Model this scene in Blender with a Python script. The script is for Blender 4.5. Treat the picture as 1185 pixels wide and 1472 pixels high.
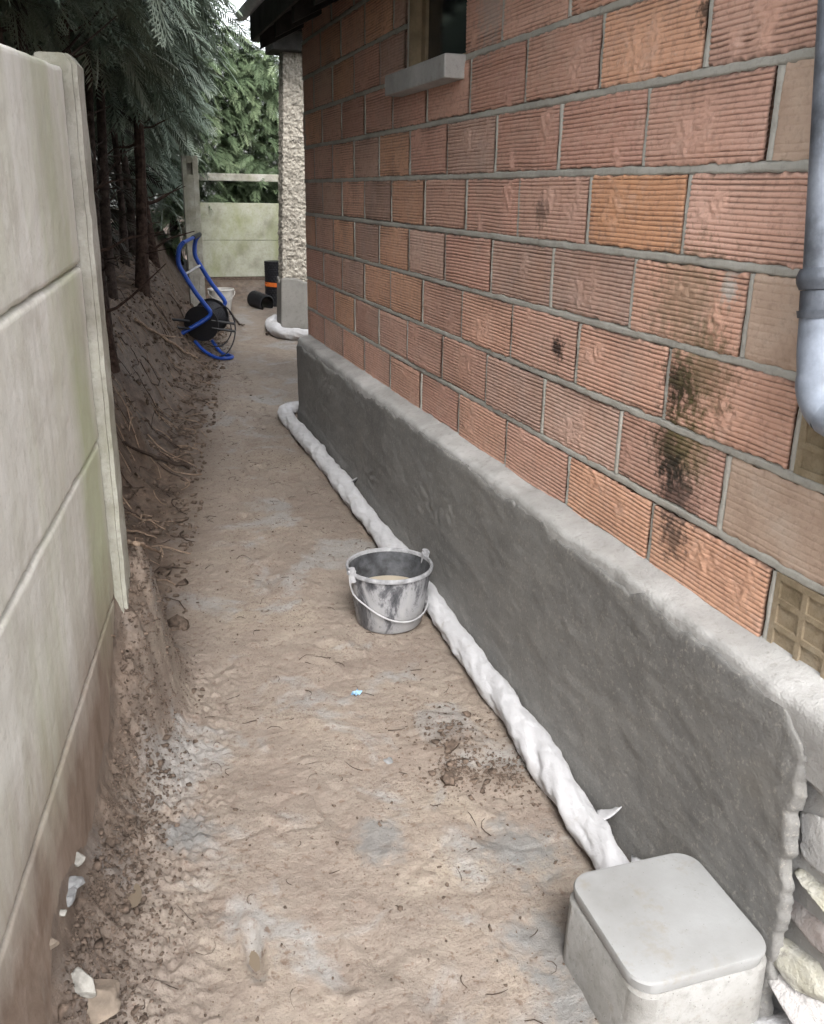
import bpy, bmesh, math, random
import numpy as np
from mathutils import Vector, Matrix

for o in list(bpy.data.objects): bpy.data.objects.remove(o)
SC = bpy.context.scene
COL = SC.collection
RAD = math.radians
random.seed(7)

# ------------------------------------------------------------------ camera
H = 1.75                                   # lens height above the datum
CX, CY, FPX = 592.5, 736.0, 1313.44        # photograph centre and focal length in its pixels
CAMR = np.array([[0.94897216, 0.08973732, -0.30232277],
                 [-0.31497003, 0.31735359, -0.89447224],
                 [0.01567568, 0.94405186, 0.32942428]])
cd = bpy.data.cameras.new('camera'); cam = bpy.data.objects.new('camera', cd); COL.objects.link(cam)
cd.sensor_fit = 'HORIZONTAL'; cd.sensor_width = 36.0; cd.lens = FPX / 1185.0 * 36.0
cd.clip_start = 0.02; cd.clip_end = 500
m4 = Matrix.Identity(4)
for i in range(3):
    for j in range(3): m4[i][j] = CAMR[i][j]
m4.translation = (0, 0, H)
cam.matrix_world = m4
SC.camera = cam
SC.cycles.max_bounces = 6; SC.cycles.diffuse_bounces = 4; SC.cycles.glossy_bounces = 2; SC.cycles.transmission_bounces = 3; SC.cycles.use_adaptive_sampling = True; SC.cycles.adaptive_threshold = .04

# ------------------------------------------------------------------ sky, sun, exposure
SUN_EL, SUN_AZ = 48.0, 190.0               # degrees; azimuth clockwise from +Y
w = bpy.data.worlds.new('World'); SC.world = w; w.use_nodes = True
nt = w.node_tree; nt.nodes.clear()
sky = nt.nodes.new('ShaderNodeTexSky'); sky.sky_type = 'NISHITA'; sky.sun_disc = False
sky.sun_elevation = RAD(SUN_EL); sky.sun_rotation = RAD(SUN_AZ)
sky.air_density = 1.0; sky.dust_density = 2.0; sky.ozone_density = 1.0
hs = nt.nodes.new('ShaderNodeHueSaturation'); hs.inputs['Saturation'].default_value = 0.22
bg = nt.nodes.new('ShaderNodeBackground'); bg.inputs['Strength'].default_value = 0.14
wo = nt.nodes.new('ShaderNodeOutputWorld')
nt.links.new(sky.outputs[0], hs.inputs['Color']); nt.links.new(hs.outputs[0], bg.inputs[0]); nt.links.new(bg.outputs[0], wo.inputs[0])
ld = bpy.data.lights.new('sun', 'SUN'); ld.energy = 1.4; ld.angle = RAD(26); ld.color = (1.0, 0.985, 0.96)
sun = bpy.data.objects.new('sun', ld); COL.objects.link(sun)
az, el = RAD(SUN_AZ), RAD(SUN_EL)
sd = Vector((math.sin(az) * math.cos(el), math.cos(az) * math.cos(el), math.sin(el)))
sun.rotation_euler = sd.to_track_quat('Z', 'Y').to_euler()
SC.view_settings.view_transform = 'Standard'; SC.view_settings.look = 'None'
SC.view_settings.exposure = 1.85; SC.view_settings.gamma = 1.0; SC.view_settings.use_curve_mapping = False

# ------------------------------------------------------------------ numeric helpers
def _hash(i, j, k, s):
    n = (i * 374761393 + j * 668265263 + k * 2147483647 + s * 974634761) & 0xFFFFFFFF
    n = ((n ^ (n >> 13)) * 1274126177) & 0xFFFFFFFF
    n = ((n ^ (n >> 16)) * 2246822519) & 0xFFFFFFFF
    n = n ^ (n >> 15)
    return (n & 0xFFFF) / 32767.5 - 1.0
def vnoise(p, seed=0):
    p = np.asarray(p, float); f = np.floor(p); t = p - f; t = t * t * (3 - 2 * t); f = f.astype(np.int64)
    i, j, k = f[..., 0], f[..., 1], f[..., 2]; x, y, z = t[..., 0], t[..., 1], t[..., 2]
    r = 0
    for a in (0, 1):
        for b in (0, 1):
            for c in (0, 1):
                wgt = (x if a else 1 - x) * (y if b else 1 - y) * (z if c else 1 - z)
                r = r + wgt * _hash(i + a, j + b, k + c, seed)
    return r
_ROT = np.array(Matrix.Rotation(.62, 3, 'Z') @ Matrix.Rotation(.5, 3, 'X') @ Matrix.Rotation(.4, 3, 'Y'))
def fbm(p, octs=4, seed=0, gain=.5):
    p = np.asarray(p, float); r = 0; amp = 1.0
    for o in range(octs):
        p = p @ _ROT                                  # turn every octave so that the lattice never shows
        r = r + amp * vnoise(p * 2 ** o + 17.3 * o, seed + o); amp *= gain
    return r
def P3(*a):
    a = np.broadcast_arrays(*[np.asarray(q, float) for q in a]); return np.stack(a, -1)
def sstep(a, b, x):
    t = np.clip((np.asarray(x, float) - a) / (b - a), 0, 1); return t * t * (3 - 2 * t)

# ------------------------------------------------------------------ mesh helpers
def mesh_np(name, V, F, smooth=True):
    """V (n,3), F (m,k) arrays of one polygon size"""
    V = np.ascontiguousarray(V, dtype=np.float32); F = np.ascontiguousarray(F, dtype=np.int32)
    me = bpy.data.meshes.new(name); k = F.shape[1]
    me.vertices.add(len(V)); me.vertices.foreach_set('co', V.ravel())
    me.loops.add(F.size); me.loops.foreach_set('vertex_index', F.ravel())
    me.polygons.add(len(F)); me.polygons.foreach_set('loop_start', np.arange(0, F.size, k, dtype=np.int32))
    me.polygons.foreach_set('loop_total', np.full(len(F), k, dtype=np.int32))
    me.update(calc_edges=True)
    if smooth: me.polygons.foreach_set('use_smooth', np.ones(len(me.polygons), dtype=bool))
    return me
def grid_faces(n, m, off=0, flip=False):
    i = np.arange(n - 1)[:, None] * m + np.arange(m - 1)[None, :]
    f = np.stack([i, i + 1, i + m + 1, i + m], -1).reshape(-1, 4) + off
    return f[:, ::-1] if flip else f
class MB:
    """collects polygons of any size into one mesh"""
    def __init__(s): s.v = []; s.f = []
    def add(s, v, f):
        o = len(s.v); s.v += [tuple(map(float, q)) for q in v]; s.f += [tuple(int(a) + o for a in q) for q in f]; return s
    def box(s, x0, x1, y0, y1, z0, z1, b=0.0):
        bm = bmesh.new(); bmesh.ops.create_cube(bm, size=1.0)
        for v in bm.verts: v.co = ((x0 + x1) / 2 + v.co.x * (x1 - x0), (y0 + y1) / 2 + v.co.y * (y1 - y0), (z0 + z1) / 2 + v.co.z * (z1 - z0))
        if b: bmesh.ops.bevel(bm, geom=bm.edges[:], offset=b, segments=2, affect='EDGES', profile=.5)
        return s.bm(bm)
    def bm(s, bm):
        bm.verts.index_update(); s.add([v.co for v in bm.verts], [[v.index for v in f.verts] for f in bm.faces]); bm.free(); return s
    def tube(s, pts, r, seg=8, caps=True):
        pts = [Vector(p) for p in pts]; n = len(pts); rs = r if hasattr(r, '__len__') else [r] * n
        vs = []; ref = None
        for i, p in enumerate(pts):
            t = (pts[min(i + 1, n - 1)] - pts[max(i - 1, 0)]).normalized()
            if ref is None:
                ref = t.orthogonal().normalized()
            ref = (ref - t * ref.dot(t)); ref = ref.normalized() if ref.length > 1e-6 else t.orthogonal().normalized()
            b = t.cross(ref)
            for k in range(seg):
                a = 2 * math.pi * k / seg; vs.append(p + (ref * math.cos(a) + b * math.sin(a)) * rs[i])
        fs = [(i * seg + k, i * seg + (k + 1) % seg, (i + 1) * seg + (k + 1) % seg, (i + 1) * seg + k) for i in range(n - 1) for k in range(seg)]
        if caps: fs += [tuple(range(seg))[::-1], tuple((n - 1) * seg + k for k in range(seg))]
        return s.add(vs, fs)
    def lathe(s, prof, seg=40, cx=0, cy=0, cz=0, close=False):
        n = len(prof)
        vs = [(cx + r * math.cos(2 * math.pi * k / seg), cy + r * math.sin(2 * math.pi * k / seg), cz + z) for r, z in prof for k in range(seg)]
        fs = [(i * seg + k, i * seg + (k + 1) % seg, (i + 1) * seg + (k + 1) % seg, (i + 1) * seg + k) for i in range(n - 1) for k in range(seg)]
        if close: fs += [tuple(range(seg))[::-1], tuple((n - 1) * seg + k for k in range(seg))]
        return s.add(vs, fs)
    def mesh(s, name, smooth=False):
        me = bpy.data.meshes.new(name); me.from_pydata(s.v, [], s.f); me.update()
        if smooth: me.polygons.foreach_set('use_smooth', np.ones(len(me.polygons), dtype=bool))
        return me
def link(name, me, mat=None, parent=None):
    o = bpy.data.objects.new(name, me); COL.objects.link(o)
    if mat is not None and me is not None and len(me.materials) == 0: me.materials.append(mat)
    if parent is not None: o.parent = parent
    return o
def build(mb, name, mat, parent=None, smooth=False):
    o = link(name, mb.mesh(name, smooth), mat, parent)
    if smooth:
        o.data.set_sharp_from_angle(angle=RAD(40))
    return o
def thing(name, label, cat, group=None, loc=(0, 0, 0)):
    o = bpy.data.objects.new(name, None); COL.objects.link(o); o.location = loc; o.empty_display_size = .1
    return tag(o, label, cat, group)
def tag(o, label, cat=None, group=None, kind=None):
    o['label'] = label
    if cat: o['category'] = cat
    if group: o['group'] = group
    if kind: o['kind'] = kind
    return o
def struct(o, label=None):
    o['kind'] = 'structure'
    if label: o['label'] = label
    return o
def place(o, *kids):
    """move geometry written in world coordinates into its Empty's frame"""
    for k in kids: k.location = Vector(k.location) - Vector(o.location)
def bez(pts, n=8):
    """Catmull-Rom through points"""
    p = [Vector(q) for q in pts]; p = [2 * p[0] - p[1]] + p + [2 * p[-1] - p[-2]]; out = []
    for i in range(1, len(p) - 2):
        for k in range(n):
            t = k / n
            out.append(.5 * ((2 * p[i]) + (p[i + 1] - p[i - 1]) * t + (2 * p[i - 1] - 5 * p[i] + 4 * p[i + 1] - p[i + 2]) * t * t + (3 * p[i] - p[i - 1] - 3 * p[i + 1] + p[i + 2]) * t ** 3))
    out.append(p[-2]); return out

# ------------------------------------------------------------------ material helper
class Mat:
    def __init__(s, name, rough=.85, spec=.3):
        s.m = bpy.data.materials.new(name); s.m.use_nodes = True; s.t = s.m.node_tree; s.t.nodes.clear()
        s.out = s.n('ShaderNodeOutputMaterial'); s.b = s.n('ShaderNodeBsdfPrincipled')
        s.t.links.new(s.b.outputs[0], s.out.inputs[0]); s.set('Roughness', rough); s.set('Specular IOR Level', spec)
        s.g = s.n('ShaderNodeNewGeometry'); s.pos = s.g.outputs['Position']
    def n(s, k): return s.t.nodes.new(k)
    def L(s, a, b):
        if hasattr(a, 'links') or hasattr(a, 'is_linked'): s.t.links.new(a, b)
        else:
            if hasattr(b.default_value, '__len__') and not hasattr(a, '__len__'): a = (a, a, a, 1)
            if hasattr(a, '__len__') and len(a) == 3 and len(b.default_value) == 4: a = (*a, 1)
            b.default_value = a
    def set(s, k, v): s.L(v, s.b.inputs[k])
    def obj(s): return s.n('ShaderNodeTexCoord').outputs['Object']
    def scale(s, v, sc):
        q = s.n('ShaderNodeMapping'); s.L(v, q.inputs[0]); q.inputs['Scale'].default_value = sc; return q.outputs[0]
    def noise(s, scale, detail=4, rough=.55, v=None, dist=0, ch=0):
        q = s.n('ShaderNodeTexNoise'); q.inputs['Scale'].default_value = scale; q.inputs['Detail'].default_value = detail
        q.inputs['Roughness'].default_value = rough; q.inputs['Distortion'].default_value = dist; s.L(v if v is not None else s.pos, q.inputs['Vector']); return q.outputs[ch]
    def voro(s, scale, v=None, feat='F1'):
        q = s.n('ShaderNodeTexVoronoi'); q.feature = feat; q.inputs['Scale'].default_value = scale; s.L(v if v is not None else s.pos, q.inputs['Vector']); return q.outputs[0]
    def ramp(s, f, stops):
        q = s.n('ShaderNodeValToRGB'); s.L(f, q.inputs[0]); e = q.color_ramp.elements
        while len(e) < len(stops): e.new(.5)
        for i, (p, c) in enumerate(stops):
            e[i].position = p; c = (c, c, c) if not hasattr(c, '__len__') else c; e[i].color = (*c, 1)
        return q.outputs[0]
    def mix(s, f, a, b, mode='MIX'):
        q = s.n('ShaderNodeMix'); q.data_type = 'RGBA'; q.blend_type = mode; s.L(f, q.inputs[0]); s.L(a, q.inputs[6]); s.L(b, q.inputs[7]); return q.outputs[2]
    def math(s, op, a, b=0, clamp=False):
        q = s.n('ShaderNodeMath'); q.operation = op; q.use_clamp = clamp; s.L(a, q.inputs[0]); s.L(b, q.inputs[1]); return q.outputs[0]
    def vmath(s, op, a, b):
        q = s.n('ShaderNodeVectorMath'); q.operation = op; s.L(a, q.inputs[0]); s.L(b, q.inputs[1]); return q.outputs['Value' if op in ('DISTANCE', 'LENGTH') else 0]
    def sep(s, v=None):
        q = s.n('ShaderNodeSeparateXYZ'); s.L(v if v is not None else s.pos, q.inputs[0]); return q.outputs
    def attr(s, name):
        q = s.n('ShaderNodeAttribute'); q.attribute_name = name; return q.outputs
    def info(s): return s.n('ShaderNodeObjectInfo').outputs
    def bump(s, h, strength=.5, dist=.01):
        q = s.n('ShaderNodeBump'); q.inputs['Strength'].default_value = strength; q.inputs['Distance'].default_value = dist; s.L(h, q.inputs['Height'])
        if s.b.inputs['Normal'].is_linked: s.t.links.new(s.b.inputs['Normal'].links[0].from_socket, q.inputs['Normal'])
        s.L(q.outputs[0], s.b.inputs['Normal'])
    def spot(s, c, r, nscale=25, namt=.5):
        """a blotch of dirt with a ragged outline at a place on the wall"""
        nz = s.noise(nscale, 5, .65)
        d = s.vmath('DISTANCE', s.pos, c); d = s.math('DIVIDE', d, r)
        d = s.math('ADD', d, s.math('MULTIPLY', s.math('SUBTRACT', nz, .5), namt * 4))
        return s.ramp(d, [(.35, 1.0), (1.0, 0.0)])

# ---- materials
M = {}
def mk_ground():
    a = Mat('clay', .62, .35)
    n1 = a.noise(1.6, 6, .6); n2 = a.noise(6, 6, .65); n3 = a.noise(40, 5, .7); n4 = a.noise(3.1, 5, .6, dist=.6)
    c = a.ramp(n1, [(.3, (.195, .163, .137)), (.5, (.255, .215, .178)), (.7, (.312, .263, .208))])
    c = a.mix(a.ramp(n2, [(.35, 0), (.7, .75)]), c, (.20, .157, .131))
    c = a.mix(a.ramp(a.noise(11, 6, .7, dist=1.2), [(.54, 0), (.66, .55)]), c, (.175, .132, .108))
    c = a.mix(a.ramp(n4, [(.53, 0), (.62, .75)]), c, (.27, .262, .25))           # cement splashes trodden into the clay
    c = a.mix(a.ramp(n3, [(.34, .9), (.44, 0)]), c, (.15, .105, .08))
    c = a.mix(a.math('MULTIPLY', a.ramp(a.noise(130, 4, .7), [(.36, 1), (.46, 0)]), a.ramp(a.noise(4, 4), [(.4, .2), (.65, .9)])), c, (.10, .07, .055))
    c = a.mix(a.ramp(a.noise(90, 3, .6), [(.66, 0), (.75, .5)]), c, (.40, .34, .28))
    sp = a.voro(55); c = a.mix(a.math('MULTIPLY', a.ramp(sp, [(.07, 1), (.15, 0)]), a.ramp(a.noise(5, 3), [(.48, 0), (.58, .9)])), c, (.07, .05, .04))
    for p_, r_ in (((.93, 1.62, -.05), .13), ((1.0, 1.95, -.03), .16), ((.90, 1.45, -.05), .10), ((.62, 2.1, -.02), .10), ((.1, 2.25, 0), .10)):
        c = a.mix(a.math('MULTIPLY', a.spot(p_, r_, 16, .6), .8), c, (.165, .163, .158))   # cement slops
    so = a.attr('soil')[2]
    d = a.ramp(a.noise(14, 7, .7), [(.3, (.045, .031, .023)), (.55, (.115, .081, .06)), (.75, (.185, .135, .102))])
    so2 = a.math('ADD', so, a.math('MULTIPLY', a.math('SUBTRACT', a.noise(9, 5, .65), .5), a.math('MULTIPLY', so, 1.6)), True)
    c = a.mix(a.math('MINIMUM', so2, 1.0), c, d)
    a.set('Base Color', c)
    a.set('Roughness', a.ramp(n1, [(.3, .5), (.7, .8)]))
    a.bump(a.noise(120, 6, .7), .55, .006); a.bump(n3, .6, .010); a.bump(a.noise(22, 6, .7), .3, .012)
    return a.m
M['ground'] = mk_ground()
def mk_brick():
    a = Mat('terracotta', .82, .25)
    i = a.info(); base = i['Color']
    n1 = a.noise(5, 5, .6); n2 = a.noise(38, 6, .7); n3 = a.noise(11, 5, .6, dist=1.0)
    c = a.mix(a.ramp(n1, [(.35, 0), (.7, .45)]), base, (.57, .32, .225))
    c = a.mix(a.ramp(n3, [(.5, 0), (.72, .5)]), c, (.62, .42, .34))
    c = a.mix(a.ramp(n2, [(.32, .5), (.5, 0)]), c, (.27, .155, .115))
    c = a.mix(a.ramp(a.noise(80, 3, .6), [(.62, 0), (.75, .4)]), c, (.64, .50, .43))
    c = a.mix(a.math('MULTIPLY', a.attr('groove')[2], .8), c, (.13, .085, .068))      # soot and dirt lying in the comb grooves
    c = a.mix(a.ramp(a.noise(2.3, 4, .6), [(.55, 0), (.75, .35)]), c, (.40, .32, .27))
    for p, r, col, k in STAINS:
        c = a.mix(a.math('MULTIPLY', a.spot(p, r * 1.15, 38, .62), k), c, col)
    a.set('Base Color', c)
    a.bump(a.noise(150, 5, .7), .5, .003); a.bump(n2, .35, .006)
    return a.m
STAINS = [((1.4, 1.98, 1.30), .085, (.018, .015, .012), .95), ((1.4, 1.90, 1.35), .12, (.10, .085, .035), .6), ((1.4, 2.0, 1.13), .10, (.035, .03, .018), .85),
          ((1.4, 1.93, 1.14), .11, (.14, .12, .05), .6), ((1.4, 1.95, 1.01), .10, (.04, .032, .03), .75), ((1.4, 1.99, 1.07), .06, (.03, .025, .02), .8), ((1.4, 1.94, .89), .06, (.05, .04, .035), .7),
          ((1.4, 2.67, 1.284), .045, (.02, .018, .018), .9), ((1.4, 1.842, 1.55), .035, (.55, .53, .5), .8), ((1.4, 2.05, 2.16), .035, (.03, .025, .02), .8), ((1.4, 2.85, 1.70), .05, (.08, .06, .05), .6),
          ((1.4, 3.35, 2.36), .13, (.42, .39, .36), .55), ((1.4, 2.0, 1.5), .16, (.26, .20, .13), .55)]
M['brick'] = mk_brick()
def concrete(name, c0, c1, c2, scale=3.0, rough=.85, moss=0, dirt=None, bump=.4):
    a = Mat(name, rough, .25)
    n1 = a.noise(scale, 6, .6); n2 = a.noise(scale * 9, 6, .7)
    c = a.ramp(n1, [(.3, c0), (.5, c1), (.72, c2)])
    c = a.mix(a.ramp(n2, [(.3, .35), (.5, 0)]), c, tuple(q * .55 for q in c0))
    if moss:
        ms = a.noise(1.7, 6, .65, v=a.scale(a.pos, (1.4, 1.4, .7)))
        c = a.mix(a.ramp(ms, [(.42, 0), (.68, moss)]), c, (.22, .25, .09))
    a.set('Base Color', c); a.bump(n2, bump, .008); a.bump(a.noise(scale * 45, 4, .7), bump, .003)
    a.c = c; return a
M['mortar'] = concrete('mortar', (.33, .315, .28), (.41, .395, .355), (.47, .455, .415), 6).m
M['header'] = concrete('dirty_block_end', (.27, .205, .135), (.42, .325, .225), (.48, .395, .30), 16, moss=.12, bump=.8).m
M['quoin'] = concrete('buff_clay', (.43, .31, .235), (.52, .385, .30), (.56, .45, .37), 7).m
def mk_fence():
    a = Mat('fence_concrete', .86, .25)
    st = a.scale(a.pos, (1.0, 1.0, .22))
    n1 = a.noise(2.2, 6, .6); n2 = a.noise(7, 6, .65, v=st); n3 = a.noise(60, 5, .7)
    c = a.ramp(n1, [(.3, (.47, .445, .40)), (.5, (.56, .54, .49)), (.72, (.62, .60, .56))])
    c = a.mix(a.ramp(n2, [(.48, 0), (.72, .6)]), c, (.40, .385, .31))
    c = a.mix(a.ramp(a.noise(26, 5, .7, v=a.scale(a.pos, (1, 1, .12))), [(.5, 0), (.7, .4)]), c, (.40, .38, .33))
    c = a.mix(a.ramp(a.noise(1.9, 5, .6, v=st), [(.47, 0), (.66, .75)]), c, (.36, .385, .235))
    c = a.mix(a.ramp(a.noise(3.1, 6, .7), [(.55, 0), (.70, .55)]), c, (.345, .315, .265))
    c = a.mix(a.ramp(n3, [(.3, .4), (.45, 0)]), c, (.36, .33, .28))
    c = a.mix(a.ramp(a.noise(4, 6, .7, v=a.scale(a.pos, (3, 3, .35))), [(.58, 0), (.72, .4)]), c, (.36, .33, .26))
    s = a.sep(); so = a.attr('soil')[2]
    f = a.math('ADD', so, a.math('MULTIPLY', a.math('SUBTRACT', a.noise(5, 6, .65, v=a.scale(a.pos, (1, 1, .4))), .5), a.math('MULTIPLY', a.ramp(so, [(0, 0), (.15, 1)]), 1.2)), True)
    c = a.mix(f, c, a.ramp(a.noise(7, 7, .72, v=a.scale(a.pos, (1, 1, .45)), dist=.8), [(.3, (.13, .09, .066)), (.5, (.20, .148, .113)), (.62, (.23, .175, .14)), (.74, (.33, .28, .225))]))
    a.set('Base Color', c); a.bump(n3, .35, .004); a.bump(a.noise(13, 5, .6), .3, .01); a.bump(a.noise(200, 3, .7), .3, .002)
    return a.m
M['fence'] = mk_fence()
M['post'] = concrete('post_concrete', (.22, .205, .175), (.32, .305, .27), (.46, .445, .41), 7, moss=.25).m
M['back_panel'] = concrete('mossy_concrete', (.25, .25, .19), (.39, .39, .31), (.46, .455, .385), 4.5, moss=.8).m
def mk_render():
    a = Mat('fresh_render', .68, .35)
    n1 = a.noise(1.3, 6, .6, dist=.6); n2 = a.noise(9, 6, .65, v=a.scale(a.pos, (1, .5, 1))); n3 = a.noise(110, 5, .75)
    c = a.ramp(n1, [(.3, (.135, .132, .127)), (.5, (.178, .174, .167)), (.72, (.228, .222, .211))])
    c = a.mix(a.ramp(n2, [(.4, 0), (.75, .5)]), c, (.25, .24, .22))
    c = a.mix(a.ramp(n3, [(.3, .6), (.48, 0)]), c, (.10, .093, .086))
    c = a.mix(a.ramp(a.noise(75, 3, .7), [(.56, 0), (.68, .6)]), c, (.33, .31, .275))
    c = a.mix(a.ramp(a.noise(2.7, 4, .55), [(.6, 0), (.75, .4)]), c, (.205, .188, .162))
    a.set('Base Color', c); a.set('Roughness', a.ramp(n1, [(.3, .55), (.7, .85)]))
    a.bump(n3, .6, .004); a.bump(a.noise(30, 5, .6, v=a.scale(a.pos, (1, .35, 1))), .2, .008)
    return a.m
M['render'] = mk_render()
def mk_ledge():
    a = Mat('ledge_concrete', .85, .25)
    n1 = a.noise(3.4, 6, .65); n2 = a.noise(40, 6, .7)
    c = a.ramp(n1, [(.3, (.27, .263, .25)), (.5, (.365, .357, .345)), (.7, (.48, .472, .46))])
    c = a.mix(a.ramp(n2, [(.3, .5), (.46, 0)]), c, (.22, .21, .19)); a.set('Base Color', c)
    a.bump(n2, .5, .008); a.bump(a.noise(160, 4, .7), .4, .003); return a.m
M['ledge'] = mk_ledge()
def mk_roughcast():
    a = Mat('roughcast', .9, .2)
    v = a.voro(34); n = a.noise(24, 6, .7); big = a.noise(5, 4)
    c = a.ramp(n, [(.3, (.20, .18, .155)), (.5, (.36, .33, .28)), (.7, (.48, .45, .395))])
    c = a.mix(a.ramp(a.noise(30, 4, .6, dist=1.5), [(.30, .95), (.40, 0)]), c, (.045, .038, .032))
    a.set('Base Color', c); a.bump(n, 1.0, .03); a.bump(v, .7, .02); return a.m
M['roughcast'] = mk_roughcast()
M['smooth_cement'] = concrete('smooth_cement', (.14, .135, .125), (.18, .172, .158), (.21, .20, .185), 3).m
def mk_fabric():
    a = Mat('geotextile', .9, .15)
    c = a.ramp(a.noise(5, 5, .6), [(.35, (.47, .467, .48)), (.65, (.41, .405, .415))])
    c = a.mix(a.ramp(a.noise(9, 6, .7), [(.60, 0), (.74, .45)]), c, (.31, .262, .222))
    zz = a.attr('soil')[2]; c = a.mix(a.math('MULTIPLY', zz, a.ramp(a.noise(16, 5, .65), [(.4, 0), (.6, .8)])), c, (.22, .175, .14))
    a.set('Base Color', c); a.bump(a.noise(190, 3, .6), .35, .002); a.bump(a.noise(28, 5, .6, v=a.scale(a.pos, (1, .6, 1)), dist=.6), .45, .014)
    a.set('Sheen Weight', .15); return a.m
M['fabric'] = mk_fabric()
def plain(name, col, rough=.6, spec=.4, metal=0, var=.25, ns=20, bump=.2, bd=.003):
    a = Mat(name, rough, spec); o = a.obj(); n = a.noise(ns, 5, .65, v=o)
    a.set('Base Color', a.mix(a.ramp(n, [(.35, 0), (.7, 1)]), tuple(q * (1 - var) for q in col), tuple(min(.95, q * (1 + var)) for q in col)))
    a.set('Metallic', metal)
    if bump: a.bump(a.noise(ns * 5, 4, .6, v=o), bump, bd)
    return a.m
def mk_box():
    a = concrete('chamber_concrete', (.19, .183, .168), (.26, .253, .24), (.32, .315, .305), 5, moss=0, bump=.4)
    c = a.mix(a.ramp(a.noise(6, 7, .75), [(.54, 0), (.66, .7)]), a.c, (.17, .14, .11)); c = a.mix(a.ramp(a.voro(70), [(.06, .7), (.14, 0)]), c, (.12, .115, .105))
    a.set('Base Color', c); a.bump(a.ramp(a.voro(70), [(.05, 0), (.2, 1)]), .4, .003); return a.m
M['box'] = mk_box()
def mk_lid():
    a = Mat('lid_concrete', .75, .3)
    n = a.noise(4.5, 6, .6); c = a.ramp(n, [(.3, (.225, .222, .215)), (.55, (.275, .275, .272)), (.75, (.31, .312, .312))])
    c = a.mix(a.ramp(a.noise(30, 5, .7), [(.28, .5), (.4, 0)]), c, (.22, .21, .19)); c = a.mix(a.ramp(a.noise(8, 5, .7), [(.58, 0), (.70, .55)]), c, (.22, .19, .15)); c = a.mix(a.ramp(a.voro(60), [(.05, .6), (.11, 0)]), c, (.15, .145, .135))
    a.set('Base Color', c); a.bump(a.noise(70, 5, .7), .25, .003); return a.m
M['lid'] = mk_lid()
def mk_bucket():
    a = Mat('cement_bucket', .6, .4); o = a.obj()
    n = a.noise(9, 7, .7, v=a.scale(o, (1, 1, .55)), dist=.5); n2 = a.noise(40, 5, .7, v=o); z = a.sep(o)[2]
    f = a.math('ADD', n, a.ramp(z, [(.02, .10), (.12, .06), (.24, -.06)]))
    c = a.ramp(f, [(.42, (.04, .042, .047)), (.50, (.12, .12, .13)), (.56, (.30, .30, .31)), (.78, (.38, .375, .375))])
    c = a.mix(a.ramp(n2, [(.3, .5), (.42, 0)]), c, (.04, .04, .045)); a.set('Base Color', c)
    a.bump(f, .4, .006); a.bump(n2, .3, .003); return a.m
M['bucket'] = mk_bucket()
M['bucket_in'] = plain('bucket_inside', (.06, .062, .068), .55, .4, var=.6, ns=18)
M['rim'] = plain('splashed_rim', (.29, .29, .30), .7, .3, var=.35, ns=25)
M['steel'] = plain('galvanised_wire', (.45, .45, .46), .5, .5, .4, var=.2)
def mk_water(name, col, r=.06):
    a = Mat(name, r, .5); a.set('Base Color', col); a.bump(a.noise(30, 2, .5), .03, .002); return a.m
M['water'] = mk_water('cement_water', (.40, .35, .27), .12)
M['puddle'] = mk_water('muddy_water', (.17, .135, .10), .04)
M['zinc'] = plain('zinc', (.22, .24, .28), .5, .45, .5, var=.5, ns=9)
M['zinc_dark'] = plain('dark_collar', (.10, .11, .13), .5, .5, .4, var=.35)
M['pvc'] = plain('pale_pvc', (.21, .235, .28), .45, .4, 0, var=.35, ns=9)
M['blue'] = plain('blue_paint', (.012, .055, .30), .35, .5, 0, var=.15, ns=30)
M['black'] = plain('black_plastic', (.012, .012, .014), .4, .4, 0, var=.3)
M['black_matt'] = plain('black_membrane', (.013, .013, .017), .6, .3, 0, var=.3)
M['orange'] = plain('orange_strap', (.75, .17, .03), .6, .3, 0, var=.15)
M['white_plastic'] = plain('white_plastic', (.52, .50, .47), .45, .4, 0, var=.15)
M['bark'] = plain('bark', (.055, .042, .036), .95, .1, 0, var=.6, ns=22, bump=.8, bd=.02)
M['bark_red'] = plain('red_bark', (.06, .04, .032), .95, .1, 0, var=.6, ns=22, bump=.8, bd=.02)
M['root'] = plain('root', (.26, .19, .14), .9, .15, 0, var=.4, ns=30)
M['twig'] = plain('dark_twig', (.055, .04, .032), .9, .15, 0, var=.5, ns=30)
M['clod'] = plain('clod', (.115, .085, .066), .85, .2, 0, var=.55, ns=40, bump=.6, bd=.006)
M['stone_white'] = plain('white_stone', (.33, .315, .285), .85, .2, 0, var=.4, ns=14, bump=.5, bd=.01)
M['stone_grey'] = plain('grey_stone', (.23, .23, .23), .8, .3, 0, var=.3, ns=18, bump=.5, bd=.006)
M['stone_tan'] = plain('tan_stone', (.23, .185, .145), .8, .3, 0, var=.35, ns=14, bump=.5, bd=.006)
def mk_foundation():
    a = Mat('limewashed_stone', .88, .2); i = a.info()
    n = a.noise(9, 6, .65); c = a.mix(a.ramp(n, [(.35, 0), (.62, .7)]), i['Color'], (.42, .415, .41))
    c = a.mix(a.ramp(a.noise(30, 5, .7), [(.3, .6), (.42, 0)]), c, (.16, .15, .14)); a.set('Base Color', c)
    a.bump(a.noise(45, 6, .7), .8, .015); return a.m
M['foundation'] = mk_foundation()
M['litter'] = plain('blue_litter', (.16, .30, .44), .4, .5, 0, var=.4, ns=40)
M['roof'] = plain('dark_roof_boards', (.035, .034, .035), .8, .3, 0, var=.4, ns=8)
M['gutter'] = plain('grey_gutter', (.42, .44, .47), .5, .4, .2, var=.2)
M['timber'] = plain('dark_timber', (.03, .028, .026), .85, .2, 0, var=.4, ns=9)
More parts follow.
